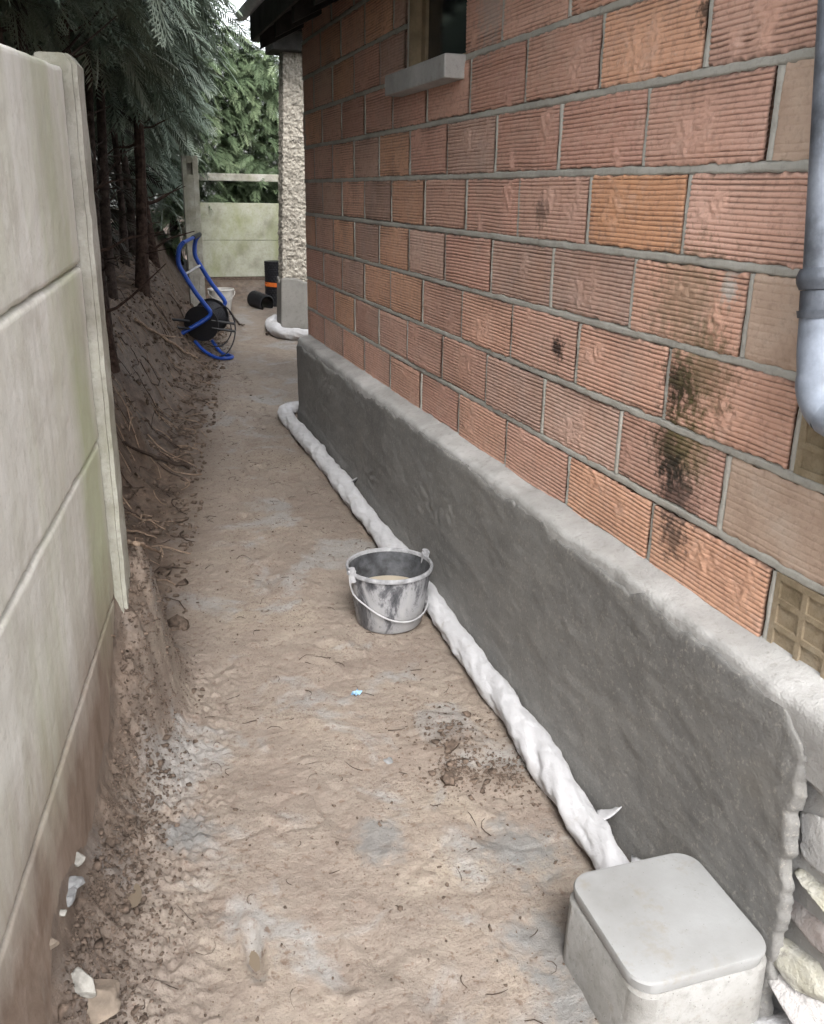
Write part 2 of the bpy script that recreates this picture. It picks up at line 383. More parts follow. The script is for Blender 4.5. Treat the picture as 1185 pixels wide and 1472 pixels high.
M['reveal'] = plain('timber_frame', (.26, .20, .13), .8, .2, 0, var=.3, ns=9)
def mk_glass():
    a = Mat('dark_glass', .12, .5); a.set('Base Color', (.016, .021, .025)); return a.m
M['glass'] = mk_glass()
def mk_leaf(name, c0, c1, c2):
    a = Mat(name, .62, .3); i = a.attr('tint')[2]
    c = a.ramp(i, [(0, c0), (.55, c1), (1, c2)]); a.set('Base Color', c)
    return a.m
M['leaf'] = mk_leaf('cypress_leaf', (.055, .078, .054), (.16, .205, .155), (.36, .42, .34))
M['leaf_inner_shade'] = mk_leaf('shade_dark_inner_foliage', (.018, .016, .012), (.032, .028, .020), (.055, .05, .034))  # inner dead foliage, the hedge's shade put into its near-black colour
M['leaf2'] = mk_leaf('thuja_leaf', (.045, .07, .038), (.115, .16, .085), (.25, .31, .18))

# ------------------------------------------------------------------ the lie of the land
FS, FX0, FY0 = .1645, -.038, 2.792          # fence line
def XF(y): return FX0 + FS * (np.asarray(y, float) - FY0)
def GB(y): y = np.asarray(y, float); return -.12 + .0445 * np.minimum(y, 12.2)
_sA = [-6, -.3, -.03, 0, .03, .07, .12, .20, .30, .42, 9]; _hA = [.75, .62, .55, .20, .14, .08, .042, .014, .002, 0, 0]
_sB = [-6, -2.0, -.9, -.6, -.45, -.33, -.22, -.10, .02, 9]; _hB = [1.0, .92, .84, .74, .60, .38, .14, .04, 0, 0]
CLODS = [(1.0, 2.50, .17, .022), (1.10, 2.26, .10, .02), (.95, 2.32, .07, .02)]
DENTS = [(-.06, 2.02, .03, .06, .022), (.215, 1.80, .022, .075, .024), (.13, 2.0, .03, .07, .012), (.55, 2.2, .05, .12, .012), (.40, 3.0, .05, .13, .01), (.62, 3.9, .05, .12, .012), (.50, 1.75, .04, .1, .012)]
_r = random.Random(5)
for _i in range(34):                       # shallow boot marks all along the passage
    _y = 1.5 + 6.5 * _r.random() ** 1.3; _x = _r.uniform(FX0 + FS * (_y - FY0) + .35, 1.08); _k = _r.uniform(.7, 1.15); DENTS.append((_x, _y, .042 * _k, .11 * _k * _r.uniform(.5, 1.1), _r.uniform(.004, .010)))
def GH(x, y, fine=True):
    x = np.asarray(x, float); y = np.asarray(y, float); s = x - XF(y)
    wob = .05 * fbm(P3(y * 2.2, x * .7, 0), 3, 5)
    hA = np.interp(s + wob * .6, _sA, _hA); hB = np.interp(s + wob * 1.6, _sB, _hB) * (1 - .85 * sstep(9.6, 11.2, y) * sstep(-.9, -.35, s))
    t = sstep(2.95, 3.45, y); h = hA * (1 - t) + hB * t
    far = sstep(11.6, 12.2, y) * (1 - sstep(1.0, 1.1, s)) * 0
    h = h + .50 * np.exp(-(np.maximum(s - .055, 0) / .07) ** 2 - ((y - 2.93) / .25) ** 2) * (1.0 + .22 * fbm(P3(x * 8, y * 8, 2), 3, 15))
    z = GB(y) + h
    z = z + .22 * sstep(11.75, 12.25, y) * sstep(1.0, 1.4, x)                # soil heaped against the far panels
    steep = np.clip(h * 4, 0, 1)
    z = z + .012 * fbm(P3(x * 1.8, y * 1.8, 3), 3, 11) + .0042 * fbm(P3(x * 7, y * 7, 1), 3, 21) * (1 + 3 * steep)
    z = z + .05 * steep * fbm(P3(x * 3, y * 3, z * 3), 3, 61)
    if fine:
        z = z + .0021 * fbm(P3(x * 30, y * 30, 1), 4, 31, .75) * (1 + 4 * steep)
        r = 1 - np.abs(vnoise(P3(x * 9, y * 9, 7) @ _ROT, 41)); z = z - .006 * np.clip((r - .9) / .1, 0, 1) ** 2 * np.clip(.5 + 1.5 * vnoise(P3(x * 3, y * 3, 4), 43), 0, 1)
        rub = sstep(.42, .2, s) * sstep(0, .05, s) * (1 - t); z = z + rub * .02 * np.abs(fbm(P3(x * 30, y * 30, 5), 4, 51, .6))
        r2 = np.clip(vnoise(P3(x * 15, y * 15, 2) @ _ROT, 71) - .55, 0, 1); z = z + r2 * .018
    for cx, cy, rr, hh in CLODS:
        d = np.hypot(x - cx, y - cy) / rr; z = z + hh * np.clip(1 - d * d, 0, 1) * (.7 + .5 * fbm(P3(x * 22, y * 22, 2), 3, 81))
    for cx, cy, a, b, dd in DENTS:
        d = ((x - cx) / a) ** 2 + ((y - cy) / b) ** 2; z = z - dd * np.exp(-d * 1.2) + dd * .35 * np.exp(-((np.sqrt(d) - 1.45) / .3) ** 2)
    return z
def gz(x, y): return float(GH(np.array([x]), np.array([y]))[0])
def pick(px, py, top=.0):
    """where a sight line from the lens meets the ground: a point in the place itself"""
    r = CAMR @ np.array([(px - CX) / FPX, -(py - CY) / FPX, -1.0]); t = np.linspace(.8, 16, 3000) / r[1]
    X, Y, Z = r[0] * t, r[1] * t, H + r[2] * t
    k = np.argmax(Z < GH(X, Y, False) + top); return float(X[k]), float(Y[k])

# ground sheet in view
ys = [.4]
while ys[-1] < 13.6: ys.append(ys[-1] + .0068 * max(1.0, ys[-1] / 2.4) ** 1.15)
ys = np.array(ys)
u0 = np.concatenate([np.linspace(-4.0, -1.0, 18)[:-1], np.linspace(-1.0, -.15, 46)[:-1], np.linspace(-.15, .30, 62)[:-1]])
ns = len(u0); nr = 150
Yg = np.repeat(ys[:, None], ns + nr, 1)
xr = 1.46 + 2.8 * sstep(6.2, 7.6, ys)
xl = XF(ys) + .30
Xg = np.concatenate([XF(ys)[:, None] + u0[None, :], xl[:, None] + (np.maximum(xr - xl, .2))[:, None] * np.linspace(0, 1, nr)[None, :] ** 1.0], 1)
Zg = GH(Xg, Yg)
V = np.stack([Xg, Yg, Zg], -1).reshape(-1, 3)
me = mesh_np('ground', V, grid_faces(len(ys), ns + nr, flip=True))
sg = Xg - XF(Yg); tB = sstep(2.7, 3.3, Yg)
soil = np.clip((1 - sstep(.03, .18, sg)) * (1 - tB) * .7 + tB * (1 - sstep(-.12, .25, sg)), 0, 1)
soil = np.maximum(soil, .8 * sstep(11.4, 12.0, Yg) * sstep(.9, 1.3, Xg))
for cx, cy, rr, hh in CLODS: soil = np.maximum(soil, .5 * np.exp(-((Xg - cx) ** 2 + (Yg - cy) ** 2) / (rr * .8) ** 2))
soil = np.maximum(soil, .35 * sstep(1.12, 1.24, Xg) * (Yg < 6.4))
at = me.attributes.new('soil', 'FLOAT', 'POINT'); at.data.foreach_set('value', soil.ravel().astype(np.float32))
struct(link('ground', me, M['ground']), 'damp tan clay floor of the dug out side passage with its soil bank')
mb = MB(); mb.add([(-120, -120, -.5), (120, -120, -.5), (120, 120, -.5), (-120, 120, -.5)], [(0, 1, 2, 3)])
struct(build(mb, 'terrain', M['clod']), 'earth beyond the passage')

# ------------------------------------------------------------------ the brick house
house = thing('brick_house', 'brick house with ribbed orange hollow blocks above a grey rendered plinth', 'house', loc=(1.4, 1.35, 0))
WX, Y0, Y1 = 1.4, 1.35, 6.55
WIN = (3.60, 4.33, 2.255, 2.66)
OFF = Vector(house.location)
def hpart(o): o.location = Vector(o.location) - OFF; return o
mb = MB()
mb.box(1.409, 1.85, Y0, WIN[0], -.4, 3.2); mb.box(1.409, 1.85, WIN[1], Y1, -.4, 3.2)
mb.box(1.409, 1.85, WIN[0], WIN[1], -.4, WIN[2] - .02); mb.box(1.409, 1.85, WIN[0], WIN[1], WIN[3], 3.2)
mb.box(1.86, 5.5, Y0 + .005, Y1 - .005, -.4, 3.2)
wall = hpart(build(mb, 'wall', M['mortar'], house))
# mortar bed with real relief
yy = np.linspace(Y0 + .002, Y1 - .002, 240); zz = np.linspace(.70, 2.9, 110)
Yw, Zw = np.meshgrid(yy, zz, indexing='ij'); Xw = 1.4065 + .0015 * fbm(P3(Yw * 18, Zw * 18, 0), 3, 3)
hole = (Yw > WIN[0]) & (Yw < WIN[1]) & (Zw > WIN[2] - .02) & (Zw < WIN[3])
F = grid_faces(len(yy), len(zz), flip=True); V = np.stack([Xw, Yw, Zw], -1).reshape(-1, 3)
F = F[~hole.reshape(-1)[F].any(1)]
joint = link('mortar_backing', mesh_np('mortar_backing', V, F), M['mortar'], house); hpart(joint)
JOINTS = []                                           # (y0, y1, z0, z1) of every bed and head joint

def brick_mesh(L, Hh, ny, nz, seed, style):
    rng = np.random.default_rng(seed)
    y = np.linspace(0, L, ny); z = np.linspace(0, Hh, nz); Yb, Zb = np.meshgrid(y, z, indexing='ij')
    nrid = 15 if style != 'quoin' else 11
    warp = .0020 * vnoise(P3(Yb * 6, seed * 3.1, Zb * 6), seed) + .0007 * vnoise(P3(Yb * 30, seed, Zb * 20), seed + 1)
    ph = (Zb + warp) / Hh * nrid
    fr = ph - np.floor(ph)
    ridge = np.clip(np.abs(fr - .5) * 2, 0, 1) ** 3.2                      # 1 in the groove
    k = np.floor(ph).astype(int); amp = rng.uniform(.55, 1.25, nrid + 3)
    deep = rng.integers(1, 3); amp[nrid - deep] = 1.9
    if rng.random() < .6: amp[rng.integers(1, 4)] = 1.7
    A = amp[np.clip(k, 0, nrid + 2)] * (.0044 if style != 'quoin' else .0012)
    sm = np.zeros_like(Yb)                                                # places where the wet clay was smeared
    for q in range(rng.integers(0, 4)):
        cy, cz = rng.uniform(.1, .9) * L, rng.uniform(.15, .85) * Hh; ry, rz = rng.uniform(.02, .07), rng.uniform(.02, .055)
        d = np.hypot((Yb - cy) / ry, (Zb - cz) / rz) + .45 * fbm(P3(Yb * 45, Zb * 45, q), 3, seed + 5 + q); sm = np.maximum(sm, np.clip(1.5 - d, 0, 1))
    if style == 'quoin': sm *= 0
    depth = A * ridge * (1 - .85 * sm) + sm * (.0032 * fbm(P3(Yb * 60, Zb * 60, 1), 3, seed + 20) - .0005)
    depth += .0004 * fbm(P3(Yb * 90, Zb * 90, 3), 2, seed + 30) + .002 * vnoise(P3(Yb * 4, Zb * 5, 9), seed + 40)
    eb = np.minimum(Zb, Hh - Zb); ey = np.minimum(Yb, L - Yb)
    rag = np.clip(1 - eb / .012, 0, 1); depth += rag * (.0035 + .0045 * fbm(P3(Yb * 70, Zb * 40, 5), 3, seed + 50))
    depth += .004 * np.clip(1 - ey / .006, 0, 1) ** 2
    X = -.006 + depth; tz = np.where(Zb > Hh / 2, 1, -1)
    Z2 = Zb + (rag * .0035 * fbm(P3(Yb * 35, tz, 8), 3, seed + 60)) ; Y2 = Yb + np.clip(1 - ey / .01, 0, 1) * .002 * vnoise(P3(Zb * 40, Yb * 2, 6), seed + 70)
    front = np.stack([X, Y2, Z2], -1).reshape(-1, 3); F = grid_faces(ny, nz, flip=True)
    idx = np.arange(ny * nz).reshape(ny, nz)
    ring = np.concatenate([idx[:, 0], idx[-1, 1:], idx[-2::-1, -1], idx[0, -2:0:-1]])
    back = front[ring].copy(); back[:, 0] = .03; o = len(front); n = len(ring); a = np.arange(n); b = (a + 1) % n
    side = np.stack([ring[a], o + a, o + b, ring[b]], -1)
    me = mesh_np('brick', np.concatenate([front, back]), np.concatenate([F, side[:, ::-1]]))
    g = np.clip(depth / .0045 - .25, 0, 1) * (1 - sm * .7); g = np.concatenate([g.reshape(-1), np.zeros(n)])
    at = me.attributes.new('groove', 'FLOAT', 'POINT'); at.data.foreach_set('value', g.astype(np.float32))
    return me
PAL = [(.57, .345, .26), (.54, .33, .26), (.55, .33, .25), (.59, .345, .235), (.52, .305, .245), (.56, .375, .30), (.48, .295, .235), (.56, .355, .285), (.40, .28, .235), (.61, .36, .24), (.57, .395, .325), (.46, .32, .265)]
cache = {}
def brick_obj(y0, y1, z0, h, style='rib', col=None):
    L = y1 - y0; near = y0 < 3.3
    full = abs(L - .4775) < .006 and style == 'rib'
    key = (full, near, random.randrange(14 if near else 8)) if full else None
    if key and key in cache: me = cache[key]
    else:
        me = brick_mesh(L if not full else .4775, h, max(6, int((96 if near else 30) * L / .483)), 124 if near else 76, random.randrange(9999), style)
        if key: cache[key] = me
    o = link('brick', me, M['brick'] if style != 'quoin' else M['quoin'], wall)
    jx = random.uniform(-.0025, .0025)
    o.location = Vector((WX + jx, y0 + random.uniform(-.002, .002), z0 + random.uniform(-.0025, .0025))) - OFF - wall.location
    if full and random.random() < .5:
        o.rotation_euler = (math.pi, 0, 0); o.location += Vector((0, L, h))
    o.rotation_euler.x += random.uniform(-.004, .004)
    c = col or random.choice(PAL); k = random.uniform(1.02, 1.3); o.color = (min(1, c[0] * k), c[1] * k, c[2] * k, 1)
    return o
wall.location = (0, 0, 0)
wall.location = -OFF + OFF if False else wall.location
# wall keeps its own frame at the house base; bricks are its children
wall.data.transform(Matrix.Translation(-OFF)); wall.location = (0, 0, 0)
PITCH, LP, J0 = .2125, .4955, 1.816
BH = PITCH - .021
SPECIAL = {(1, 1.77): 'quoin', (3, 1.77): 'quoin', (-1, 1.73): 'quoin', (-3, 1.73): 'quoin'}
for k in range(-6, 5):                                # course k lies between joints k and k+1
    z1 = J0 - PITCH * k; z0 = z1 - PITCH; odd = k % 2
    phase = (.28 if odd else .06) + random.uniform(-.008, .008)
    edge = 1.767 if odd else 1.553
    js = [edge]; y = phase + LP * 3
    while y < Y1 + .3:
        if y > edge + .2: js.append(y)
        y += LP * random.uniform(.994, 1.006) if False else LP
    js[0] = min(edge, js[1] - LP + .02) if abs(js[1] - LP - edge) < .05 else edge
    js = [j for j in js if j < Y1 - .05] + [Y1 + .006]
    spans = [(a + .009, b - .009) for a, b in zip(js[:-1], js[1:])]
    JOINTS.append((Y0 + .003, Y1 - .001, z0 - .0125, z0 + .0125))
    for j_ in js[:-1]: JOINTS.append((j_ - .0105, j_ + .0105, z0 + .0125, z1 - .0125))
    out = []
    zb = z0 + .0105
    for a, b in spans:
        if zb + BH > WIN[2] and zb < WIN[3] - .03 and b > WIN[0] and a < WIN[1]:
            if a < WIN[0] - .04: out.append((a, WIN[0] - .004))
            if b > WIN[1] + .04: out.append((WIN[1] + .004, b))
        else: out.append((a, b))
    for a, b in out:
        if b - a < .03: continue
        far = (a > 5.6)
        brick_obj(a, b, zb, BH, 'rib', None if not (k == 0 and 2.5 > a > 1.9) else (.64, .345, .20))
    # end of the course at the corner: smooth buff stretcher or the open end of a header
    if odd or k < 0 and False:
        brick_obj(Y0 + .004, js[0] - .009, zb, BH, 'quoin', (.36, .24, .165))
    else:
        a, b = Y0 + .004, js[0] - .009
        m = MB(); hx = WX - .004; wy = b - a; t = .016
        ycuts = [a, a + t, a + wy / 2 - t / 2, a + wy / 2 + t / 2, b - t, b]
        zcuts = [zb, zb + t, zb + BH / 3 - t / 3, zb + BH / 3 + t * .5, zb + 2 * BH / 3 - t * .5, zb + 2 * BH / 3 + t / 3, zb + BH - t, zb + BH]
        hol = lambda i, j: i in (1, 3) and j in (1, 3, 5)
        for i in range(5):
            for j in range(7):
                fx = hx + (.006 if hol(i, j) else 0)
                m.add([(fx, ycuts[i], zcuts[j]), (fx, ycuts[i + 1], zcuts[j]), (fx, ycuts[i + 1], zcuts[j + 1]), (fx, ycuts[i], zcuts[j + 1])], [(3, 2, 1, 0)])
                if hol(i, j):
                    y0_, y1_, z0_, z1_ = ycuts[i], ycuts[i + 1], zcuts[j], zcuts[j + 1]
                    for (p, q) in (((y0_, z0_), (y1_, z0_)), ((y1_, z0_), (y1_, z1_)), ((y1_, z1_), (y0_, z1_)), ((y0_, z1_), (y0_, z0_))):
                        m.add([(hx, *p), (hx, *q), (hx + .006, *q), (hx + .006, *p)], [(0, 1, 2, 3)])
        for (p, q) in (((a, zb), (b, zb)), ((b, zb), (b, zb + BH)), ((b, zb + BH), (a, zb + BH)), ((a, zb + BH), (a, zb))):
            m.add([(hx, *p), (hx, *q), (hx + .03, *q), (hx + .03, *p)], [(0, 1, 2, 3)])
        o = build(m, 'brick', M['header'], wall); o.location = -OFF

# pointing: strips of mortar laid almost flush between the bricks
Vm = []; Fm = []; om = 0
for (a, b, c, d_) in JOINTS:
    runs = [(a, b)]
    if d_ > WIN[2] and c < WIN[3]: runs = [r for r in ((a, min(b, WIN[0] - .002)), (max(a, WIN[1] + .002), b)) if r[1] - r[0] > .008]
    for (ra, rb) in runs:
        hz = (rb - ra) > .05; n1, n2 = (max(4, int((rb - ra) / .012)), 7) if hz else (7, 22)
        Yj, Zj = np.meshgrid(np.linspace(ra, rb, n1), np.linspace(c, d_, n2), indexing='ij')
        e_ = np.minimum(Zj - c, d_ - Zj) if hz else np.minimum(Yj - ra, rb - Yj)
        Xj = 1.3962 + .0016 * fbm(P3(Yj * 26, Zj * 26, 0), 3, 3) + .0075 * np.clip(1 - e_ / .005, 0, 1) ** 1.5
        wv = .0022 * vnoise(P3(Yj * 30, Zj * 30, 5), 8)
        if hz: Zj = Zj + wv
        else: Yj = Yj + wv
        Vm.append(np.stack([Xj, Yj, Zj], -1).reshape(-1, 3)); Fm.append(grid_faces(n1, n2, om, True)); om += n1 * n2
hpart(link('mortar_joints', mesh_np('mortar_joints', np.concatenate(Vm), np.concatenate(Fm)), M['mortar'], house))

# render coat on the plinth: a path round its far corner, along the passage and round the near end
pth = [(1.75, 6.50)] + [(x, 6.50) for x in np.linspace(1.7, 1.325, 12)] + [(1.309, 6.492), (1.30, 6.475)] + [(1.30, y) for y in np.linspace(6.45, 1.30, 560)] + [(1.302, 1.293), (1.308, 1.288), (1.325, 1.285)]
pth = np.array(pth); tn = np.gradient(pth, axis=0); nrm = np.stack([tn[:, 1], -tn[:, 0]], 1); nrm /= np.linalg.norm(nrm, axis=1)[:, None]
npth = len(pth); mz = 96
zt = .728 + .015 * fbm(P3(pth[:, 1] * 7, pth[:, 0] * 7, 0), 5, 91, .65) + .012 * vnoise(P3(pth[:, 1] * 1.2, 0, 4), 92)
zt = zt - .07 * sstep(1.40, 1.28, pth[:, 1]) ** 2
Zp = -.25 + (zt[:, None] + .25) * np.linspace(0, 1, mz)[None, :]
Yp = np.repeat(pth[:, 1][:, None], mz, 1); Xp0 = np.repeat(pth[:, 0][:, None], mz, 1)
d = .004 * fbm(P3(Yp * 1.5, Zp * 2.2, Xp0), 3, 93) + .0022 * fbm(P3(Yp * 9, Zp * 22, Xp0), 3, 94) + .0008 * fbm(P3(Yp * 60, Zp * 60, Xp0 * 40), 2, 95)
for cy, cz, r in ((5.55, .62, .09), (3.6, .45, .08), (3.35, .5, .05), (4.6, .3, .1)):                      # trowel marks
    dd = np.hypot((Yp - cy) / (r * 1.6), (Zp - cz) / (r * .6)); d += .006 * np.exp(-dd ** 2) * vnoise(P3(Yp * 28, Zp * 60, 3), 96)
low = np.clip(1 - (Zp - GB(Yp)) / .12, 0, 1); d += .012 * low
d -= .004 * np.clip(1 - (zt[:, None] - Zp) / .02, 0, 1)
ragn = sstep(1.45, 1.25, Yp); d += ragn * .003 * fbm(P3(Yp * 30, Zp * 14, 1), 3, 97)
nn = -nrm if nrm[100, 0] > 0 else nrm
Xp = Xp0 + nn[:, 0][:, None] * d; Yp2 = Yp + nn[:, 1][:, None] * d + sstep(1.62, 1.29, Yp) * (.014 * fbm(P3(Zp * 22, 0, 0), 4, 98, .65) - .03 * (.75 - Zp))
V = np.stack([Xp, Yp2, Zp], -1)
lip = V[:, -1].copy(); lip[:, :2] -= nn * .03; lip[:, 2] -= .002
V = np.concatenate([V, lip[:, None, :]], 1)
o = hpart(link('plinth', mesh_np('plinth', V.reshape(-1, 3), grid_faces(npth, mz + 1)), M['render'], house)); o['label'] = 'dark grey freshly rendered plinth'
# concrete ledge behind the coat
ly = np.linspace(6.49, 1.20, 520); pr = [(1.318, .60), (1.308, .70), (1.306, .742), (1.310, .756), (1.321, .765), (1.34, .770), (1.36, .774), (1.38, .778), (1.395, .783), (1.41, .79)]
pr = np.array(pr); Xl = np.repeat(pr[:, 0][None], 520, 0); Zl = np.repeat(pr[:, 1][None], 520, 0); Yl = np.repeat(ly[:, None], len(pr), 1)
wgt = np.interp(np.arange(len(pr)), [0, 2, 4, 9], [.2, 1, 1, .6])[None]
Zl = Zl + wgt * (.007 * fbm(P3(Yl * 6, Xl * 20, 0), 4, 101, .6)); Xl = Xl + wgt * .006 * fbm(P3(Yl * 9, Zl * 9, 2), 4, 102) * (np.arange(len(pr)) < 5)
hpart(link('ledge', mesh_np('ledge', np.stack([Xl, Yl, Zl], -1).reshape(-1, 3), grid_faces(520, len(pr))), M['ledge'], house))

def rock(seed, sx, sy, sz, sub=3, rough=.28, square=0.0, facets=0):
    bm = bmesh.new(); bmesh.ops.create_icosphere(bm, subdivisions=sub, radius=1.0)
    P = np.array([v.co[:] for v in bm.verts]); F = [[v.index for v in f.verts] for f in bm.faces]; bm.free()
    if square: P = np.sign(P) * np.abs(P) ** (1 - square)
    P = P * (1 + rough * fbm(P * 1.3, 3, seed) + rough * .35 * fbm(P * 4, 3, seed + 9))[:, None]
    if facets:
        rg = np.random.default_rng(seed)
        for _ in range(facets):
            nv = rg.normal(size=3); nv /= np.linalg.norm(nv); dd = P @ nv; lim = rg.uniform(.55, .85)
            P = P - np.clip(dd - lim, 0, None)[:, None] * nv
        P = P + .02 * fbm(P * 6, 3, seed + 3)[:, None] * P
    return P * np.array([sx, sy, sz]), np.array(F)
# rubble footing at the near corner
fnd = [(1.375, 1.185, .62, .05, .105, .095, (.62, .61, .60)), (1.375, 1.20, .455, .048, .10, .055, (.60, .59, .58)), (1.37, 1.195, .345, .048, .10, .04, (.44, .42, .33)), (1.37, 1.21, .245, .048, .10, .045, (.30, .25, .23)),
       (1.365, 1.20, .145, .05, .105, .04, (.46, .44, .36)), (1.355, 1.22, .05, .055, .11, .045, (.58, .55, .54)), (1.345, 1.20, -.06, .065, .13, .055, (.58, .58, .60)), (1.35, 1.05, .0, .06, .06, .08, (.55, .54, .52)), (1.38, 1.05, .30, .04, .05, .09, (.55, .54, .5))]
m = MB(); m.box(1.352, 1.8, 1.02, 1.345, -.4, .745, .015); hpart(build(m, 'footing', M['ledge'], house))
for i, (x, y, z, a, b, c, col) in enumerate(fnd):
    v, f = rock(300 + i, a * 1.25, b * 1.2, c * 1.25, 4, .16, .4, 16); o = link('stone', mesh_np('stone', v, f), M['foundation'], house); o.location = Vector((x, y, z)) - OFF; o.color = (*col, 1)

# window and sill
sill = MB(); sill.box(1.312, 1.49, 3.585, 4.372, 2.166, 2.252, .006)
o = hpart(build(sill, 'window_sill', M['ledge'], house))
m = MB()
for bxs in ((1.47, 1.53, WIN[1] - .055, WIN[1] - .001, WIN[2] - .02, WIN[3]), (1.47, 1.53, WIN[0] + .001, WIN[0] + .045, WIN[2] - .02, WIN[3]), (1.47, 1.53, WIN[0] + .046, WIN[1] - .056, WIN[3] - .05, WIN[3] - .001), (1.47, 1.53, WIN[0] + .046, WIN[1] - .056, WIN[2] - .02, WIN[2] + .03)): m.box(*bxs, .004)
fr = hpart(build(m, 'window_frame', M['reveal'], house))
m = MB(); m.box(1.485, 1.493, WIN[0] + .047, WIN[1] - .057, WIN[2] + .031, WIN[3] - .051); hpart(build(m, 'window_pane', M['glass'], house))
m = MB(); m.box(1.412, 1.468, WIN[1] - .012, WIN[1] - .0005, WIN[2] - .018, WIN[3] - .001); hpart(build(m, 'window_reveal', M['reveal'], house))
# roof with its dark boarded eave and gutter
m = MB(); ex, ez, sl = 1.10, 2.70, .5
for y0, y1 in ((.9, 6.64),):
    V8 = []
    for x, dz in ((ex, 0), (5.6, 0), (5.6, .12), (ex, .12)):
        for y in (y0, y1): V8.append((x, y, ez + (x - ex) * sl + dz))
    m.add(V8, [(0, 1, 3, 2), (2, 3, 5, 4), (4, 5, 7, 6), (6, 7, 1, 0), (0, 2, 4, 6), (1, 7, 5, 3)])
roof = hpart(build(m, 'roof', M['roof'], house))
m = MB(); m.box(ex - .022, ex - .002, .9, 6.64, ez - .03, ez + .125, .003); fo = build(m, 'fascia_board', M['timber'], roof); fo.location = -Vector(roof.location) - OFF
m = MB()
gp = [(math.cos(a) * .042, math.sin(a) * .042) for a in np.linspace(math.pi, 2 * math.pi, 12)]; gi = [(x * .93, z * .93) for x, z in gp][::-1]; ring = gp + gi
vs = [(ex - .068 + x, y, ez + .13 + z) for y in (.9, 6.66) for x, z in ring]; n = len(ring)
m.add(vs, [(k, (k + 1) % n, n + (k + 1) % n, n + k) for k in range(n)] + [tuple(range(n))[::-1], tuple(range(n, 2 * n))]); g_ = build(m, 'gutter', M['gutter'], roof); g_.location = -Vector(roof.location) - OFF
for y in np.arange(1.3, 6.6, .52):                    # rafter feet under the eave
    m = MB(); m.add([(x, yy_, ez + (x - ex) * sl - dz) for x in (ex + .02, 1.42) for yy_ in (y - .03, y + .03) for dz in (.002, .10)],
                    [(0, 1, 3, 2), (4, 6, 7, 5), (0, 2, 6, 4), (1, 5, 7, 3), (0, 4, 5, 1), (2, 3, 7, 6)])
    r_ = build(m, 'rafter', M['timber'], roof); r_.location = -Vector(roof.location) - OFF

# ------------------------------------------------------------------ roughcast wing wall beyond the recess
wing = thing('roughcast_wall', 'pale pebbledashed wall end with smooth grey base beyond the brick corner', 'wall', loc=(1.85, 9.7, 0))
ny_, nz_ = 70, 420
Xq, Zq = np.meshgrid(np.linspace(0, 1, ny_), np.linspace(.2, 3.3, nz_), indexing='ij')
xl_ = 1.795 + .035 * (Zq - .3); Xq = xl_ + Xq * .45
Yq = 9.7 - .012 * fbm(P3(Xq * 24, Zq * 24, 0), 4, 111, .65)
V = np.stack([Xq, Yq, Zq], -1)
Xs, Zs = np.meshgrid(np.linspace(0, 1, 36), np.linspace(.2, 3.3, nz_), indexing='ij')
Vs = np.stack([1.795 + .035 * (Zs - .3) - .012 * np.abs(fbm(P3(Xs * 6, Zs * 24, 3), 4, 112, .65)) * (Xs < .99), 9.92 - .22 * Xs, Zs], -1)
Vs[-1] = V[0]
Vall = np.concatenate([Vs, V[1:]], 0)
o = link('wall', mesh_np('roughcast_face', Vall.reshape(-1, 3), grid_faces(len(Vall), nz_)), M['roughcast'], wing); place(wing, o)
m = MB(); m.box(1.93, 3.6, 9.72, 9.91, .1, 3.3); o = build(m, 'core', M['roughcast'], wing); place(wing, o)
Xq, Zq = np.meshgrid(np.linspace(0, 1, 30), np.linspace(0, 1, 50), indexing='ij')
top = .92 + .05 * fbm(P3(Xq * 3, 0, 0), 3, 113) - .05 * Xq; Zc = .1 + (top - .1) * Zq
A = np.stack([1.778 + .03 * (Zc - .3) + Xq * .5, 9.672 + .004 * fbm(P3(Xq * 5, Zc * 8, 0), 3, 114) + 0 * Zc, Zc], -1)
B = np.stack([1.778 + .03 * (Zc - .3), 9.93 - .258 * Xq, Zc], -1); B[-1] = A[0]
V = np.concatenate([B, A[1:]], 0); tp = V[:, -1:].copy(); tp[..., 0] += .03; tp[..., 1] += .03; tp[..., 2] += .012; V = np.concatenate([V, tp], 1)
o = link('base_coat', mesh_np('base_coat', V.reshape(-1, 3), grid_faces(len(V), 51)), M['smooth_cement'], wing); place(wing, o)
m = MB(); m.box(1.76, 3.6, 9.55, 9.98, 3.02, 3.19, .006); o = build(m, 'wall_plate', M['timber'], wing); place(wing, o)
m = MB(); m.box(1.72, 3.8, 9.2, 10.5, 3.20, 3.30, .006); o = build(m, 'roof', M['roof'], wing); place(wing, o)

